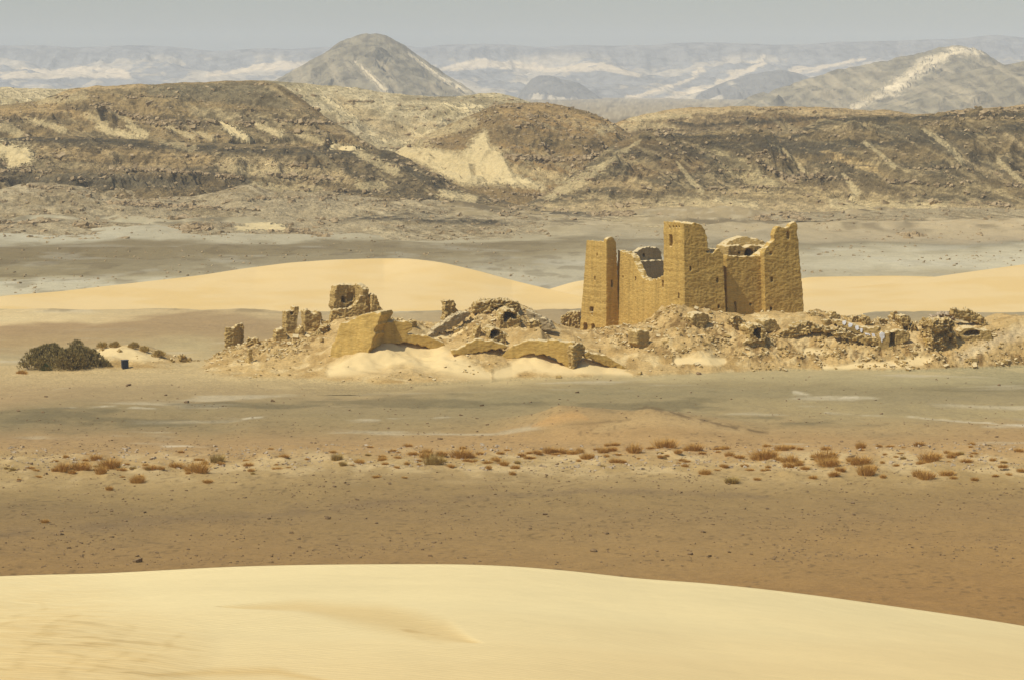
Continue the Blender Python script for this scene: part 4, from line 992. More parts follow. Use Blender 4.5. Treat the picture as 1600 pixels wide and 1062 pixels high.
# vaulted hill in the middle
frag('ruined_pillar', [(695, 471), (699, 468.5), (708, 469.5), (714, 476), (713, 482), (717, 486), (713, 494), (714, 506), (694, 508), (696, 492), (695, 482)], 18, 1.6, 'craggy pillar on the left shoulder of the vaulted hump', 'ruin', rough=1.6)
frag('fallen_wall', [(663, 527), (676, 519), (690, 508), (705, 497), (718, 489), (731, 487), (736, 491), (728, 500), (712, 510), (695, 519), (678, 527), (666, 531)], 34, 1.1, 'long slab of wall toppled diagonally down the left side of the vaulted hump', 'ruin', base=(695, 520), mat=M_brickg, sink=0, fwd=1.2, rough=1.3)
def vault(out, mouth, th, label, dep=3.2, **kw):
    return frag('vault', out, th, 4.0, label, 'vault', cuts=[(mouth, dep)], rough=1.5, erode=.07, **kw)
vault([(782, 492), (788, 485), (797, 483), (806, 486), (813, 494), (816, 506), (782, 508)], [(787, 503), (787.5, 492), (792, 487.5), (799, 487.5), (806, 492), (808, 499), (800, 497), (794, 499), (790, 503)], 10,
      'upper of two vaults, a ragged dark mouth right of the hump centre', base=(796, 506), fwd=1.5)
vault([(764, 525), (766, 517), (771, 513), (779, 513), (785, 517), (790, 524), (790, 532), (764, 533)], [(766.5, 529), (767.5, 520), (771, 516), (777, 515.5), (781.5, 518), (782.5, 523), (776, 525), (771, 530)], 16,
      'lower of two vaults, a rounded dark mouth at the foot of the hump', base=(775, 531), fwd=1.5)
frag('brick_crust', [(739, 479), (744, 474), (752, 471), (762, 470), (775, 469.5), (783, 467.5), (790, 469), (798, 471), (808, 473), (814, 477), (813, 482), (800, 482), (785, 479), (765, 480), (750, 483), (741, 483)], 4, 3.0,
     'ragged brick crust capping the vaulted hump', 'ruin', base=(775, 484), rough=1.8, erode=.1, fwd=.8)
frag('fallen_wall', [(820, 483), (830, 488), (842, 494), (855, 500), (867, 506), (858, 509), (845, 508), (832, 502), (822, 494)], -16, 1.2, 'smooth dark slab sloping down the right side of the vaulted hump', 'ruin', base=(842, 508), mat=M_brickg, fwd=1.0)
frag('buttress', [(739, 526), (744, 516), (750, 507), (753, 513), (752, 527)], 24, 1.2, 'small wedge shaped buttress left of the lower vault mouth', 'ruin', fwd=.5)
frag('mudbrick_block', [(826, 503), (832, 500), (844, 501), (848, 507), (842, 512), (829, 512)], 12, 1.4, 'squat grey block on the right slope of the vaulted hump', 'block', rough=1.6)
frag('wall_fragment', [(782, 522), (788, 520), (795, 524), (793, 529), (783, 529)], -8, 1, 'small lump of masonry hard against the right of the lower vault', 'ruin', rough=1.6)
# below the fortress
frag('mudbrick_block', [(995, 519), (1000, 515), (1012, 516), (1015, 520), (1014, 538), (1003, 542), (995, 537)], 30, 2.0, 'square tan block with a dark front, left of the rubble under the main tower', 'block', fwd=.8)
frag('mudbrick_block', [(1080, 497), (1086, 490), (1098, 488.5), (1108, 491), (1110, 498), (1103, 505), (1091, 508), (1082, 503)], 24, 2.0, 'big dark block against the foot of the main tower', 'block', fwd=1.0, mat=M_brickd)
frag('mudbrick_block', [(1145, 497), (1150, 493), (1158, 494), (1166, 499), (1164, 507), (1148, 508)], 24, 1.5, 'low dark lump under the recessed wall', 'block', fwd=.8, rough=1.8)
frag('mudbrick_block', [(1193, 503), (1200, 499), (1211, 498.5), (1215, 502), (1218, 509), (1214, 512), (1194, 510)], 24, 2.0, 'flat topped dark block under the left edge of the right tower', 'block', fwd=1.0)
vault([(1170, 512), (1176, 507), (1186, 507), (1194, 510), (1197, 520), (1196, 534), (1172, 535)], [(1177, 521), (1180, 515), (1184, 512), (1190, 513), (1190.5, 527), (1188, 530), (1184, 526), (1179, 524)], 14,
      'broken vault with a black opening in the rubble below the recessed wall', base=(1184, 532), fwd=1.2)
frag('mudbrick_ledge', [(1160, 535), (1166, 531), (1180, 530), (1196, 531), (1196, 534), (1180, 534), (1168, 538), (1160, 542)], 4, 1.0, 'thin ledge of wall in the rubble just below the black opening', 'ruin', sink=1, fwd=.5)
frag('mudbrick_ledge', [(1215, 524), (1228, 517), (1240, 508), (1250, 504), (1262, 502), (1275, 507), (1290, 512), (1310, 514), (1330, 519), (1338, 524), (1330, 527), (1305, 522), (1285, 519), (1262, 521), (1240, 528), (1220, 532)], 3, 1.6,
     'long layered hump of eroded wall right of and below the right tower', 'wall', base=(1265, 524), rough=1.8, erode=.1, fwd=.8, sink=2)
frag('mudbrick_ledge', [(1300, 523), (1315, 520), (1340, 523), (1360, 526), (1374, 530), (1373, 538), (1355, 537), (1335, 532), (1312, 528)], 0, 1.2, 'low brown wall course in front of the white splashed wall', 'wall', sink=2, fwd=.6, rough=1.6)
frag('wall_fragment', [(1259, 488), (1262, 486.8), (1272, 486.5), (1276, 488), (1275, 491), (1261, 491)], 0, 1.2, 'flat slab lying at the right foot of the right tower', 'ruin', sink=3)
frag('wall_fragment', [(1293, 499), (1298, 491), (1303, 485.5), (1307, 488), (1313, 495), (1315, 500)], 10, 1.6, 'pointed brick heap like a small pyramid right of the right tower', 'ruin', sink=4)
frag('mudbrick_block', [(1289, 501), (1293, 499), (1299, 500), (1301, 506), (1297, 509), (1290, 508)], 24, 1.2, 'small dark niche block below the pointed brick heap', 'block')
frag('wall_fragment', [(1331, 500), (1334, 493), (1340, 492), (1343, 496), (1342, 504), (1336, 505), (1332, 504)], 20, 1.3, 'dark knob of masonry above the white splashed wall', 'ruin', rough=1.7)
frag('wall_fragment', [(1351, 497), (1354, 493), (1358, 493), (1360.5, 500), (1364, 508), (1351, 509)], 28, 1.4, 'tall dark knob right of the other knob above the white splashed wall', 'ruin', rough=1.6)
frag('wall_fragment', [(1368, 503), (1372, 498), (1380, 497), (1388, 499), (1388, 507), (1369, 508)], 10, 1.4, 'wide low brown lump behind the white pier', 'ruin', rough=1.8)
frag('wall_fragment', [(1392, 496), (1395, 488), (1400, 486.5), (1404, 489), (1407, 495), (1404, 500), (1393, 500)], 12, 1.4, 'upright boulder shaped wall piece on the skyline behind the white pier', 'ruin', rough=1.6)
frag('wall_fragment', [(1405, 499), (1408, 493), (1416, 491.5), (1422, 494), (1423.5, 504), (1422, 512), (1419, 518), (1411, 518), (1409, 508)], 14, 1.8, 'rounded pillar of mudbrick with a dark hole at its foot', 'ruin', cuts=[([(1413, 511), (1418, 510), (1419, 519), (1413, 518)], 1.0)], rough=1.4)
frag('wall_fragment', [(1424, 510), (1428, 504), (1432, 505), (1434, 512), (1432, 518), (1424, 519)], 14, 1.2, 'small leaning stump between the rounded pillar and the big square block', 'ruin', rough=1.6)
ww = frag('plastered_wall', [(1300, 499), (1312, 500), (1322, 503), (1334, 508), (1345, 511), (1360, 512), (1374, 512), (1374, 524), (1378, 540), (1360, 530), (1345, 524), (1330, 518), (1315, 512), (1301, 507)], -18, 1.2,
          'sunken wall splashed with white plaster running down to a white pier', 'wall', base=(1345, 522), sink=3, fwd=.6)
def patch(parent, pl, out, off=.06, mat=None):
    uz = [pl.uz(*q) for q in out]
    bm = bmesh.new(); prism(bm, pl, rag(uz, -99, .05, .12), -off, .12)
    o = bm_obj(bm, 'white_plaster'); me = o.data
    for v in me.vertices: v.co -= Vector(parent.location)
    me.materials.append(mat or M_white); o.parent = parent
    return o
PW = Plane(hit(1345, 522) - Vector((0, .6, 0)), -18)
for pts in ([(1316, 502), (1321, 500.5), (1322, 505), (1319, 508), (1316, 506)], [(1325, 507), (1328, 504), (1332, 506), (1331, 510), (1326, 511)], [(1336, 510), (1341, 509), (1343, 514), (1340, 516), (1337, 514)],
            [(1344, 513), (1347.5, 512.5), (1347, 519), (1345, 519)], [(1351, 520), (1358, 521), (1360, 524), (1352, 522.5)], [(1362, 521), (1366, 521), (1368, 526), (1364, 526)], [(1370, 523), (1374, 523), (1374, 527), (1371, 526)]):
    patch(ww, PW, pts)
pier = frag('white_pier', [(1374, 522), (1377, 518), (1381, 517.5), (1383, 520), (1390, 519), (1390.5, 541), (1372, 542)], 8, 1.0, 'square pier with a bright white plaster patch beside a dark doorway', 'wall', base=(1382, 541), fwd=.8, rough=.9)
patch(pier, Plane(hit(1382, 541) - Vector((0, .8, 0)), 8), [(1374.5, 522), (1378, 518.5), (1382, 520), (1382, 527), (1379, 530), (1377.5, 535), (1376.5, 529), (1375, 527)])
frag('doorway', [(1388, 518), (1400, 517), (1420, 518), (1423, 524), (1421, 531), (1412, 536), (1402, 540), (1388, 541)], 16, 1.6, 'low wall with a dark doorway right of the white pier', 'wall', cuts=[([(1391, 527), (1393, 520), (1399, 519.5), (1399.5, 545), (1390, 545)], 1.3)], base=(1400, 540), fwd=.5)
big = frag('ruined_tower', [(1455, 506), (1458, 501), (1468, 499.5), (1480, 499), (1492, 500), (1494, 505), (1493, 514), (1496, 525), (1498, 541), (1456, 541), (1455, 525)], 20, 3.0, 'big craggy square block with a dark hole at its lower right', 'ruin', base=(1475, 539),
     cuts=[([(1482, 545), (1482.5, 530), (1486, 526), (1492, 528), (1495, 545)], 1.6), ([(1460, 525), (1470, 518), (1480, 516), (1484, 520), (1474, 526), (1468, 533), (1460, 533)], .45)], rough=2.0, erode=.12, fwd=1.0)
frag('rubble_cap', [(1459, 499), (1462, 493), (1470, 491), (1480, 489.5), (1490, 490), (1494, 494), (1492, 500)], 10, 2.2, 'pale crumbled cap resting on the big craggy square block', 'rubble', base=(1475, 505), mat=M_pale, rough=2.2, fwd=-.3)
frag('wall_fragment', [(1447, 529), (1450, 527), (1455, 528), (1455.5, 541), (1447.5, 541)], 10, .8, 'short smooth upright slab leaning at the left of the big craggy block', 'ruin', mat=M_brick)
frag('fallen_wall', [(1490, 486), (1492, 481.5), (1496, 482), (1500, 486), (1510, 486), (1514, 483), (1522, 487), (1532, 492), (1541, 501), (1551, 513), (1542, 513), (1532, 508), (1520, 503), (1505, 500), (1493, 498)], 8, 2.0,
     'long tilted wall mass with a dark right end behind the big craggy block', 'ruin', base=(1520, 508), rough=1.6, erode=.08, sink=0, fwd=.4)
frag('vault', [(1498, 518), (1510, 513), (1525, 513), (1535, 515), (1549, 517), (1552, 526), (1535, 527), (1500, 526)], 6, 2.4, 'low flat vault with a wide dark slot under the long tilted wall', 'vault', cuts=[([(1506, 523), (1511, 516.5), (1525, 515.5), (1531.5, 518), (1531, 523), (1515, 525)], 2.0)], base=(1525, 526), fwd=.8)
frag('wall_fragment', [(288, 567), (280, 566), (279, 558), (283, 553), (291, 554), (297, 560), (298, 566)], 15, 1.2, 'lone brown boulder of mudbrick at the far left tip of the rubble', 'ruin', base=(288, 566), rough=1.8, sink=3)
frag('wall_fragment', [(263, 566), (266, 558), (271, 561), (275, 566)], 15, .8, 'small crumbling lump left of the lone brown boulder', 'ruin', rough=1.8, sink=3)

# ------------------------------------------------------------------ loose rubble (uncountable)
def ico(sub, seed, squash=(1, 1, .7), amp=.25):
    bm = bmesh.new(); bmesh.ops.create_icosphere(bm, subdivisions=sub, radius=1)
    V = np.array([v.co[:] for v in bm.verts]); Fa = np.array([[v.index for v in f.verts] for f in bm.faces]); bm.free()
    V = V * (1 + amp * noise3(V, (1.1, 1.1, 1.1), seed) + amp * .6 * noise3(V, (2.6, 2.6, 2.6), seed + 3))[:, None] * np.array(squash)
    return V, Fa
def cubey(seed):
    rs = np.random.RandomState(seed)
    V = np.array([[x, y, z] for x in (-1, 1) for y in (-1, 1) for z in (-1, 1)], float)
    V *= np.array([1, .7, .5]); V += rs.uniform(-.22, .22, V.shape)
    Fa = np.array([[0, 1, 3], [0, 3, 2], [4, 6, 7], [4, 7, 5], [0, 4, 5], [0, 5, 1], [2, 3, 7], [2, 7, 6], [0, 2, 6], [0, 6, 4], [1, 5, 7], [1, 7, 3]])
    return V, Fa
PROTO = [cubey(i) for i in range(8)] + [ico(1, i * 7 + 1) for i in range(4)]
def scatter(name, P, S, seed, mat, label, cat):
    rs = np.random.RandomState(seed); Vs, Fs = [], []; off = 0
    for k, (p, s) in enumerate(zip(P, S)):
        V, Fa = PROTO[rs.randint(len(PROTO))]
        M = np.array(Matrix.Rotation(rs.uniform(0, 6.28), 3, 'Z') @ Matrix.Rotation(rs.uniform(-.5, .5), 3, 'X') @ Matrix.Rotation(rs.uniform(-.5, .5), 3, 'Y'))
        Vs.append((V * s) @ M.T + p + np.array([0, 0, s * .12])); Fs.append(Fa + off); off += len(V)
    me = mesh_np(name, np.concatenate(Vs), np.concatenate(Fs), None, False)
    o = link(name, me, mat); tag(o, label, cat, kind='stuff')
    return o
rs = np.random.RandomState(11)
N = 110000
cx = rs.uniform(mx[0], mx[-1], N); cy = rs.uniform(311, 343, N)
cz = MZ(cx, cy); cp, cq = proj(cx, cy, cz)
cn1 = fbm(cx / 3, cy / 3, 4, 711)
den = rubble_mask(cp + 10 * cn1, cq + 6 * cn1) * np.clip(.35 + 1.5 * fbm(cx / 2, cy / 2, 3, 751), .03, 1) + .015
for pts, w in (([(520, 580), (590, 560), (640, 545), (700, 568)], [14, 30, 34, 26]), ([(780, 585), (830, 565), (870, 572), (925, 572), (985, 588)], [14, 16, 18, 16, 6]), ([(1060, 566), (1100, 562), (1130, 565)], [8, 10, 7])):
    den *= 1 - .96 * stroke(cp, cq, pts, w, .3)
ok = (rs.uniform(0, 1, N) < den * .55) & (cz > .12)
# real relief of the displaced mound for seating
def mound_h(x, y):
    j = np.clip(np.searchsorted(mx, x * (335 / 335)) - 1, 0, len(mx) - 2); i = np.clip(np.searchsorted(my, y) - 1, 0, len(my) - 2)
    tx = (x - mx[j]) / (mx[j + 1] - mx[j]); ty = (y - my[i]) / (my[i + 1] - my[i])
    return (MZZ[i, j] * (1 - tx) * (1 - ty) + MZZ[i, j + 1] * tx * (1 - ty) + MZZ[i + 1, j] * (1 - tx) * ty + MZZ[i + 1, j + 1] * tx * ty)
cx, cy = cx[ok], cy[ok]
sz = .08 + .14 * rs.uniform(0, 1, len(cx)) ** 2 + .22 * (rs.uniform(0, 1, len(cx)) > .93) * rs.uniform(.3, 1, len(cx))
P = np.stack([cx, cy, mound_h(cx, cy)], -1)
h = len(P) // 2
ok2 = cx < (905 - 800) / F * 335
scatter('rubble', P[~ok2], sz[~ok2], 5, M_brickd, 'loose broken mudbrick rubble strewn under and right of the fortress', 'rubble')
scatter('rubble', P[ok2], sz[ok2], 6, M_brickd, 'loose broken mudbrick rubble strewn over the vaulted hump and left slope', 'rubble')

# broken blocks along the rock ledges of the hills, and loose stones on their slopes
M_ledge = plain_mat('ledge_rock', (.24, .165, .075), (.42, .31, .16), .6)
rs = np.random.RandomState(31)
LP, LS = [], []
for (X_, Y_, Z_, T_, p_, q_, L_) in LEDGES:
    w_ = np.clip(L_, 0, 2) * (T_ > .03) * (T_ < .98) * (p_ > -150) * (p_ < 1750)
    w_ = np.nan_to_num(w_ * (np.abs(np.gradient(Y_, axis=0)) + .05), nan=0.0, posinf=0.0)

    cw = np.cumsum(w_.ravel()); k_ = int(min(3400, cw[-1] / cw.size * 60000 * 2))
    ii = np.searchsorted(cw, rs.uniform(0, cw[-1], k_))
    LP.append(np.stack([X_.ravel()[ii] + rs.normal(0, .3, k_), Y_.ravel()[ii], Z_.ravel()[ii] - .05], -1))
    LS.append((.22 + .55 * rs.uniform(0, 1, k_) ** 2.5 + .5 * (rs.uniform(0, 1, k_) > .97)) * (.75 + .25 * np.clip(L_.ravel()[ii], 0, 1)))
scatter('rubble', np.concatenate(LP), np.concatenate(LS), 12, M_ledge, 'dark broken rock lining the ledges of the brown hills', 'rocks')
n = 3400
gq = rs.uniform(338, 478, n); gp = rs.uniform(-150, 1750, n); Yg = H * F / (gq - 130); Xg = (gp - 800) / F * Yg
ok = (fbm(Xg / 24, Yg / 40, 4, 861) > -.08); Xg, Yg = Xg[ok], Yg[ok]
scatter('gravel', np.stack([Xg, Yg, G(Xg, Yg) * (1 - sst(820, 890, Yg))], -1), .10 + .24 * rs.uniform(0, 1, len(Xg)) ** 3.5, 13, M_ledge, 'loose dark stones on the flats between the dunes and the hills', 'gravel')

# ------------------------------------------------------------------ stones on the desert pavement
def g_at(px, py):
    Y = (H * F / (py - 130.0))
    for _ in range(3):
        w = at(px, py, Y); g = float(G(np.array([w.x]), np.array([Y]))[0]); Y = (H - g) * F / (py - 130.0)
    w = at(px, py, Y)
    return Vector((w.x, Y, g))
stone_me = []
for k in range(6):
    V, Fa = ico(2, 40 + k * 5, (1, .8, .55), .3) if k % 2 else cubey(60 + k)
    me = mesh_np('stone', V * .5, Fa, None, k % 2 == 1); me.materials.append(M_stone); stone_me.append(me)
SIZEW = lambda s: 'tiny' if s < .28 else 'small' if s < .42 else 'fist sized' if s < .6 else 'large'
r5 = random.Random(5)
named = [(431, 567 + 0, 0)]
spots = [(215, 883, .55), (927, 866, .60), (512, 814, .45), (420, 814, .4), (1078, 871, .35), (1035, 880, .3), (948, 838, .3), (1120, 700 + 1, .5), (200, 603, .5), (84, 592, .4), (1080, 583, .8), (1092, 585, .7), (292, 630, .5), (563, 876, .3), (1330, 716, .5)]
for _ in range(190):
    py = r5.choice([r5.uniform(700, 745), r5.uniform(745, 880), r5.uniform(745, 880), r5.uniform(600, 700)]); px = r5.uniform(5, 1595)
    spots.append((px, py, r5.uniform(.14, .34) * (1.25 if py < 700 else 1)))
def zone(px, py):
    v = 'just beyond the foreground dune' if py > 850 else 'on the bare brown gravel' if py > 750 else 'in the belt of dry tufts' if py > 700 else 'on the grey flats before the ruin'
    h = ['far left', 'left', 'centre left', 'centre right', 'right', 'far right'][min(5, int(px / 267))]
    return v, h
cnt = 0
for i, (px, py, s) in enumerate(spots):
    w = g_at(px, py)
    if cnt >= 280: break
    o = bpy.data.objects.new('stone', stone_me[i % 6]); COL.objects.link(o)
    o.location = w + Vector((0, 0, s * .12)); o.scale = (s, s, s * r5.uniform(.7, 1.1)); o.rotation_euler = (r5.uniform(-.3, .3), r5.uniform(-.3, .3), r5.uniform(0, 6.28))
    v, h = zone(px, py)
    tag(o, f'{SIZEW(s)} dark stone {v}, {h}', 'stone', 'dark stones scattered on the plain, ' + f'{SIZEW(s)} {v} {h}')
    cnt += 1
# uncounted grit between them
rs = np.random.RandomState(21)
n = 17000
gq = 130 + np.sqrt(rs.uniform((592 - 130) ** 2, (890 - 130) ** 2, n)); gp = rs.uniform(-80, 1680, n)
Yg = H * F / (gq - 130); Xg = (gp - 800) / F * Yg
dn = np.clip(.5 + 1.2 * fbm(Xg / 9, Yg / 9, 3, 801), .05, 1) * np.interp(gq, [590, 690, 700, 745, 800, 890], [.35, .5, 1.3, 1.0, .8, .5])
k = rs.uniform(0, 1, n) < dn
Xg, Yg, gq = Xg[k], Yg[k], gq[k]
scatter('gravel', np.stack([Xg, Yg, G(Xg, Yg)], -1), .032 + .07 * rs.uniform(0, 1, len(Xg)) ** 3, 8, M_stone, 'dark gravel and pebbles strewn over the brown desert plain', 'gravel')
n = 1500
gq = rs.uniform(700, 740, n); gp = rs.uniform(-80, 1680, n); Yg = H * F / (gq - 130); Xg = (gp - 800) / F * Yg
scatter('gravel', np.stack([Xg, Yg, G(Xg, Yg)], -1), .05 + .14 * rs.uniform(0, 1, n) ** 3, 9, M_pale, 'pale stones lying in the belt of dry tufts', 'gravel')

# ------------------------------------------------------------------ plants
def leaf_mat(name, c, c2, tr=.25):
    s = NT(name)
    oi = s.n('ShaderNodeObjectInfo')
    col = s.mix(c, c2, s.ramp(s.noise(3, 2), [(.35, 0.0), (.65, 1.0)]))
    col = s.mix(col, c2, s.math('MULTIPLY', oi.outputs['Random'], .6))
    return s.done(col)
M_dry = leaf_mat('dry_twigs', (.42, .21, .035), (.54, .32, .085))
M_dryg = leaf_mat('olive_twigs', (.34, .22, .055), (.42, .29, .085))
M_bush = leaf_mat('tamarisk_green', (.17, .125, .035), (.30, .22, .075))
M_bushg = leaf_mat('tamarisk_shoot', (.10, .13, .03), (.13, .15, .04))
M_wood = plain_mat('grey_wood', (.16, .12, .08), (.24, .19, .13))
def blades(n, rad, hgt, seed, wid=.02, lean=.9, seg=3, flat=1.0, core=.15):
    """a tuft of thin bent blades fanning out of a small base"""
    rs = np.random.RandomState(seed); V, Fq = [], []
    for i in range(n):
        a = rs.uniform(0, 6.283); r0 = rad * core * rs.uniform(0, 1); L = hgt * rs.uniform(.5, 1.1); ln = lean * rs.uniform(.15, 1)
        p = np.array([math.cos(a) * r0, math.sin(a) * r0, -.03]); d = np.array([math.cos(a) * ln, math.sin(a) * ln, 1.0]); d /= np.linalg.norm(d)
        side = np.array([-math.sin(a + rs.uniform(-1, 1)), math.cos(a + rs.uniform(-1, 1)), rs.uniform(-.3, .3)])
        for j in range(seg + 1):
            w = wid * (1 - j / (seg + .6))
            V += [p - side * w, p + side * w]
            if j < seg:
                b = len(V) - 2; Fq.append([b, b + 1, b + 3, b + 2])
            p = p + d * L / seg * np.array([rad / hgt, rad / hgt, 1.0]) ** .5
            d = d + np.array([rs.uniform(-.3, .3), rs.uniform(-.3, .3), -.18]); d /= np.linalg.norm(d)
    return np.array(V), np.array(Fq)
tuft_me = []
for k in range(7):
    V, Fq = blades(420, .9, .95, 100 + k, .030, 1.0, 3, core=.8)
    V[:, 0] *= 1 + .25 * (k % 3); me = mesh_np('tuft', V, Fq, None, False); me.materials.append(M_dry if k != 6 else M_dryg); tuft_me.append(me)
# px, py of the foot, width in photo px, tone
TUFTS = [(100, 737, 20, 0), (87, 738, 10, 0), (125, 737, 22, 0), (158, 742, 16, 0), (172, 733, 22, 0), (190, 737, 10, 0), (103, 717, 8, 0), (150, 720, 14, 0), (215, 756, 14, 0), (171, 768, 10, 0), (208, 735, 10, 6), (235, 736, 14, 0), (252, 735, 10, 0), (275, 732, 16, 0),
         (308, 740, 24, 0), (302, 737, 12, 0), (324, 756, 11, 0), (340, 724, 20, 6), (320, 727, 10, 0), (345, 728, 9, 0), (388, 730, 10, 0), (395, 743, 6, 6), (433, 736, 12, 0), (443, 717, 9, 0), (480, 720, 7, 0), (527, 721, 16, 6), (561, 726, 9, 0), (536, 729, 10, 6), (588, 748, 9, 0),
         (598, 721, 9, 0), (620, 733, 8, 0), (632, 749, 7, 0), (423, 703, 6, 0), (445, 717, 12, 0), (283, 709, 7, 0),
         (645, 712, 10, 0), (668, 712, 14, 0), (690, 713, 14, 0), (678, 730, 26, 6), (665, 717, 16, 0), (720, 717, 22, 0), (733, 717, 12, 0), (704, 732, 12, 0), (692, 724, 10, 6), (762, 726, 10, 0), (750, 712, 12, 0), (786, 729, 12, 0), (775, 722, 9, 0), (764, 734, 8, 0), (782, 711, 9, 0),
         (840, 711, 10, 0), (858, 709, 16, 0), (874, 710, 16, 0), (895, 711, 12, 0), (906, 709, 12, 0), (889, 710, 9, 0), (918, 718, 14, 0), (942, 709, 14, 0), (960, 697, 12, 0), (955, 706, 12, 0), (992, 709, 20, 0), (985, 706, 10, 0), (961, 724, 11, 0), (973, 725, 11, 0), (932, 705, 8, 0), (1040, 702, 22, 0), (1060, 709, 12, 0), (1085, 706, 18, 0),
         (805, 734, 9, 0), (801, 744, 9, 0), (838, 709, 10, 0), (1017, 703, 9, 0), (1072, 705, 9, 0), (1122, 705, 12, 0), (1132, 703, 10, 0),
         (1140, 715, 13, 0), (1154, 717, 13, 0), (1195, 720, 24, 0), (1237, 724, 18, 0), (1232, 732, 14, 0), (1216, 721, 9, 0), (1258, 735, 13, 0), (1290, 724, 24, 0), (1295, 729, 20, 0), (1282, 715, 10, 0), (1313, 738, 12, 0), (1345, 727, 22, 0), (1354, 744, 24, 0), (1360, 736, 16, 0), (1303, 745, 12, 0), (1380, 748, 9, 0),
         (1144, 757, 20, 6), (1102, 743, 12, 0), (1183, 752, 10, 0), (1070, 731, 8, 0), (1270, 750, 8, 0), (1192, 738, 7, 0), (1199, 737, 7, 0), (1290, 704, 10, 0), (1345, 702, 14, 0), (1222, 705, 16, 0), (1235, 702, 10, 0), (1198, 699, 11, 0), (1250, 704, 8, 0), (1391, 700, 8, 0), (1374, 700, 8, 0),
         (1452, 723, 22, 0), (1462, 717, 12, 0), (1486, 717, 12, 0), (1480, 710, 8, 0), (1510, 724, 12, 0), (1436, 746, 18, 0), (1446, 750, 20, 0), (1480, 745, 14, 0), (1490, 750, 10, 0), (1523, 753, 9, 0), (1567, 732, 10, 0), (1576, 745, 9, 0), (1595, 738, 9, 0), (1555, 746, 7, 0), (1519, 697, 10, 0), (1436, 698, 12, 0), (1592, 707, 9, 0), (1400, 716, 7, 0),
         (1163, 731, 9, 0), (1172, 737, 8, 0), (1128, 731, 7, 0), (1120, 737, 7, 0), (60, 748, 7, 0), (30, 752, 6, 0), (70, 820, 9, 0), (1180, 719, 9, 0), (1272, 718, 11, 0), (1330, 722, 11, 0), (1248, 729, 9, 0), (1210, 714, 8, 0), (815, 714, 9, 0), (824, 717, 8, 0), (655, 722, 8, 0), (740, 724, 9, 0)]
r6 = random.Random(6)
for _ in range(120):
    tpx = r6.uniform(0, 1600); TUFTS.append((tpx, r6.gauss(716 if tpx > 500 else 733, 9 if tpx > 500 else 7), r6.uniform(4.5, 9.5), 6 if r6.random() < .12 else 0))
pos = ['at the far left edge', 'at the left', 'left of centre', 'near the centre', 'right of centre', 'at the right', 'at the far right edge']
for i, (px, py, w, tone) in enumerate(TUFTS):
    P = g_at(px, py)
    sc = w / (F / P.y) / 1.75 * 1.25
    o = bpy.data.objects.new('dry_tuft', tuft_me[6 if tone else i % 6]); COL.objects.link(o)
    o.location = P - Vector((0, 0, .03)); o.scale = (sc, sc, sc * r6.uniform(.8, 1.4) * (1.15 if w >= 14 else 1)); o.rotation_euler = (0, 0, r6.uniform(-.5, .5) + (math.pi if i % 2 else 0))
    szw = 'big' if w >= 20 else 'medium' if w >= 12 else 'small'
    row = 'on the belt\'s far edge' if py < 712 else 'in mid belt' if py < 733 else 'on the belt\'s near edge'
    hp = pos[min(6, int(px / 229))]
    tag(o, f"{szw} {'olive' if tone else 'rusty'} dry tuft {row}, {hp}", 'dry tuft', f"dry tufts, {szw} {'olive' if tone else 'rusty'}, {row}, {hp}")

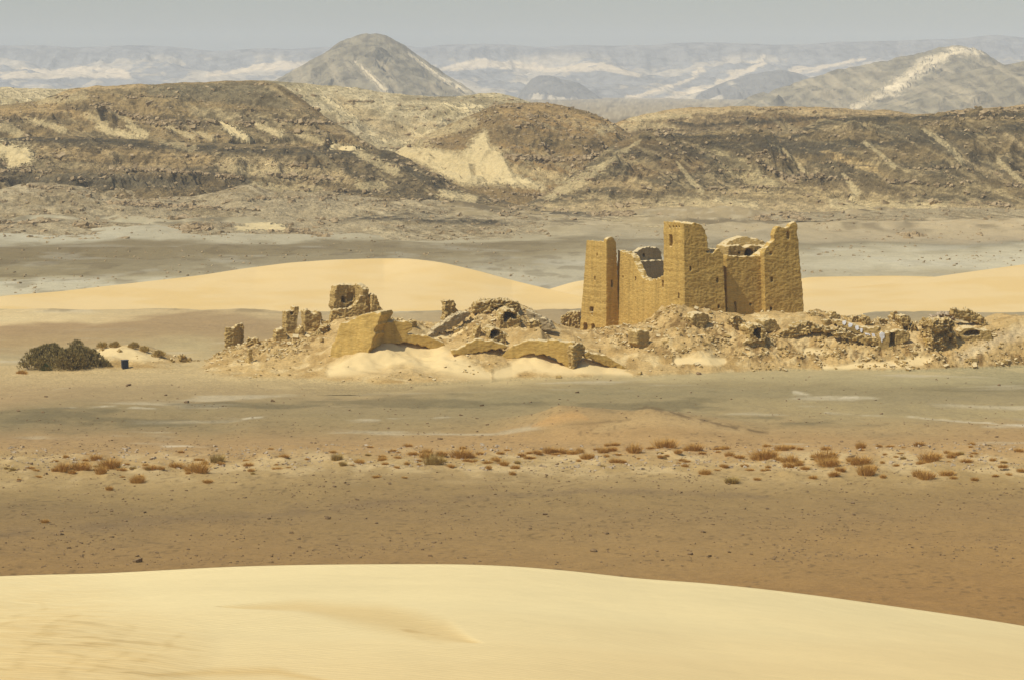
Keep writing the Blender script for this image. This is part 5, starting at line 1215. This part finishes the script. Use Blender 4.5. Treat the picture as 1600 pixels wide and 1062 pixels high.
# the tamarisk thicket at the left
def bush(name, spots, mat, label, cat, seed, n=420, wood=True, blade=.02):
    c = Vector((sum(s[0].x for s in spots) / len(spots), sum(s[0].y for s in spots) / len(spots), min(s[0].z for s in spots)))
    root = empty(name, c, label, cat)
    rs = np.random.RandomState(seed); Vs, Fs, off = [], [], 0; WV, WF, wo_ = [], [], 0
    for (P, r, h) in spots:
        m = int(n * r * r)
        ang = rs.uniform(0, 6.283, m); rr = r * rs.uniform(0, 1, m) ** .5; zz = h * rs.uniform(.02, 1, m) ** .8
        prof = np.sqrt(np.clip(1 - (zz / h) ** 1.7, 0, 1)) * (1 + .25 * np.sin(ang * 3 + seed)) + .12
        base = np.stack([np.cos(ang) * rr * prof, np.sin(ang) * rr * prof, zz], -1) + np.array(P - c)
        cl = noise3(base, (1.6, 1.6, 1.9), seed)
        base = base[cl > -.46]
        for b in base:
            out = b - np.array(P - c); out[2] += .5 * h; out = out / (np.linalg.norm(out) + 1e-6)
            for q in range(3):
                d = out * .5 + rs.normal(0, .38, 3) + np.array([-.05, 0, .5]); d /= np.linalg.norm(d)
                L = rs.uniform(.14, .38); s_ = np.cross(d, rs.normal(0, 1, 3)); s_ /= np.linalg.norm(s_) + 1e-6
                w = blade * rs.uniform(.7, 1.5)
                o_ = b + rs.normal(0, .05, 3)
                Vs.append([o_ - s_ * w * .5, o_ + s_ * w * .5, o_ + d * L * .6 + s_ * w, o_ + d * L, o_ + d * L * .6 - s_ * w])
                Fs.append([off, off + 1, off + 2, off + 4]); Fs.append([off + 4, off + 2, off + 3, off + 3]); off += 5
        if wood:
            for q in range(7):
                a = rs.uniform(0, 6.28); p = np.array(P - c) + np.array([math.cos(a), math.sin(a), 0]) * .1; d = np.array([math.cos(a) * .7, math.sin(a) * .7, 1.0])
                R0 = .035
                for j in range(5):
                    for t_ in range(4): WV.append(p + R0 * (1 - j / 6) * np.array([math.cos(t_ * 1.57), math.sin(t_ * 1.57), 0]))
                    if j < 4:
                        for t_ in range(4): WF.append([wo_ + j * 4 + t_, wo_ + j * 4 + (t_ + 1) % 4, wo_ + j * 4 + 4 + (t_ + 1) % 4, wo_ + j * 4 + 4 + t_])
                    p = p + d / np.linalg.norm(d) * h * .22; d = d + rs.normal(0, .2, 3)
                wo_ += 20
    V = np.array(Vs).reshape(-1, 3); Fs = np.array(Fs); tri = Fs[1::2][:, :3]; quad = Fs[0::2]
    tris = np.concatenate([quad[:, [0, 1, 2]], quad[:, [0, 2, 3]], tri])
    link('foliage', mesh_np('foliage', V, tris, None, False), mat, root)
    if wood: link('stems', mesh_np('stems', np.array(WV), np.array(WF), None, False), M_wood, root)
    return root
def gp(px, py, dy=0):
    P = hit(px, py, 285, 372) if py > 540 else hit(px, py)
    return Vector((P.x, P.y + dy, P.z))
sp = []
for (px, py, w, h) in ((46, 578, 15, 22), (58, 574, 20, 31), (72, 573, 22, 36), (66, 580, 14, 22), (88, 576, 22, 35), (100, 580, 22, 34), (112, 581, 22, 37), (122, 577, 20, 40), (134, 578, 20, 36), (144, 575, 18, 30), (152, 576, 15, 22), (162, 577, 12, 14), (120, 571, 20, 41), (84, 571, 18, 36)):
    P = g_at(px, py); k = F / P.y
    sp.append((Vector((P.x, P.y, 0)), w / k, h * .9 / k))
bush('tamarisk_bush', sp, M_bush, 'wide dark olive tamarisk thicket standing on sand at the far left', 'bush', 3, 330, blade=.034)
P = g_at(73, 579); bush('tamarisk_shoot', [(P - Vector((0, .6, 0)), 7 * P.y / F, 9 * P.y / F)], M_bushg, 'small bright green shoot at the foot of the dark thicket', 'bush', 9, 1500, False)
for (px, py, w, h, lb) in ((160, 544, 8, 7, 'thin olive scrub at the left tip of the pale sand hump behind the bin'), (180, 543, 8, 6, 'thin olive scrub on the top of the pale sand hump behind the bin'), (210, 545, 9, 7, 'first patch of scrub down the right side of the pale sand hump'),
                       (226, 550, 8, 6, 'second patch of scrub down the right side of the pale sand hump'), (248, 558, 10, 8, 'lowest patch of scrub at the right end of the pale sand hump')):
    P = hit(px, py); k = F / P.y
    bush('scrub', [(P, w / k, h / k)], M_dryg, lb, 'bush', int(px), 700, False, .02)
for (px, py, w, lb) in ((35, 587, 9, 'dark twiggy clump on the bare ground in front of the thicket'), (860, 588, 8, 'low brown clump on the sand in front of the arched retaining wall')):
    P = g_at(px, py); k = F / P.y
    bush('scrub', [(P, w / k, 5 / k)], M_dry, lb, 'bush', int(px) + 1, 700, False, .02)

# ------------------------------------------------------------------ litter bin
P = g_at(195.5, 578)
binr = empty('litter_bin', P, 'small dark blue black box bin standing alone on the sand right of the thicket', 'bin')
def boxm(name, x0, x1, y0, y1, z0, z1, mat, parent, bev=.02):
    bm = bmesh.new(); bmesh.ops.create_cube(bm, size=1)
    for v in bm.verts: v.co = Vector(((x0 + x1) / 2 + v.co.x * (x1 - x0), (y0 + y1) / 2 + v.co.y * (y1 - y0), (z0 + z1) / 2 + v.co.z * (z1 - z0)))
    bmesh.ops.bevel(bm, geom=bm.edges[:], offset=bev, segments=2, affect='EDGES')
    me = bpy.data.meshes.new(name); bm.to_mesh(me); bm.free()
    return link(name, me, mat, parent)
M_rim = plain_mat('bin_rim', (.05, .055, .065), (.08, .08, .085), 6, .5, .01)
M_rust = plain_mat('bin_rust', (.16, .09, .05), (.10, .06, .04), 9, .8, .01)
boxm('body', -.36, .36, -.3, .3, .06, 1.08, M_bin, binr); boxm('lid', -.40, .40, -.34, .34, 1.083, 1.17, M_rim, binr)
boxm('foot', -.33, -.25, -.27, .27, 0, .057, M_rust, binr, .01); boxm('foot', .25, .33, -.27, .27, 0, .057, M_rust, binr, .01)
boxm('door', -.30, .30, -.325, -.303, .12, .98, M_bin, binr, .006)
binr.rotation_euler = (0, radians(-1.5), radians(24)); binr.location.z = P.z + .01

# ------------------------------------------------------------------ desert air
bm = bmesh.new()
bmesh.ops.create_cube(bm, size=1.0)
me = bpy.data.meshes.new('haze'); bm.to_mesh(me); bm.free()
hz = bpy.data.objects.new('haze', me); COL.objects.link(hz)
hz.scale = (24000, 11200, 215); hz.location = (0, 4900, 102.5)   # -5 m to 210 m, a little over the far rim
tag(hz, kind='stuff')
hm = bpy.data.materials.new('haze'); hm.use_nodes = True
t = hm.node_tree
for n in list(t.nodes): t.nodes.remove(n)
mo = t.nodes.new('ShaderNodeOutputMaterial'); pv = t.nodes.new('ShaderNodeVolumePrincipled')
pv.inputs['Color'].default_value = (0.93, 0.985, 0.99, 1)
pv.inputs['Density'].default_value = 1.2e-4
pv.inputs['Anisotropy'].default_value = 0.0
t.links.new(pv.outputs[0], mo.inputs['Volume'])
me.materials.append(hm)
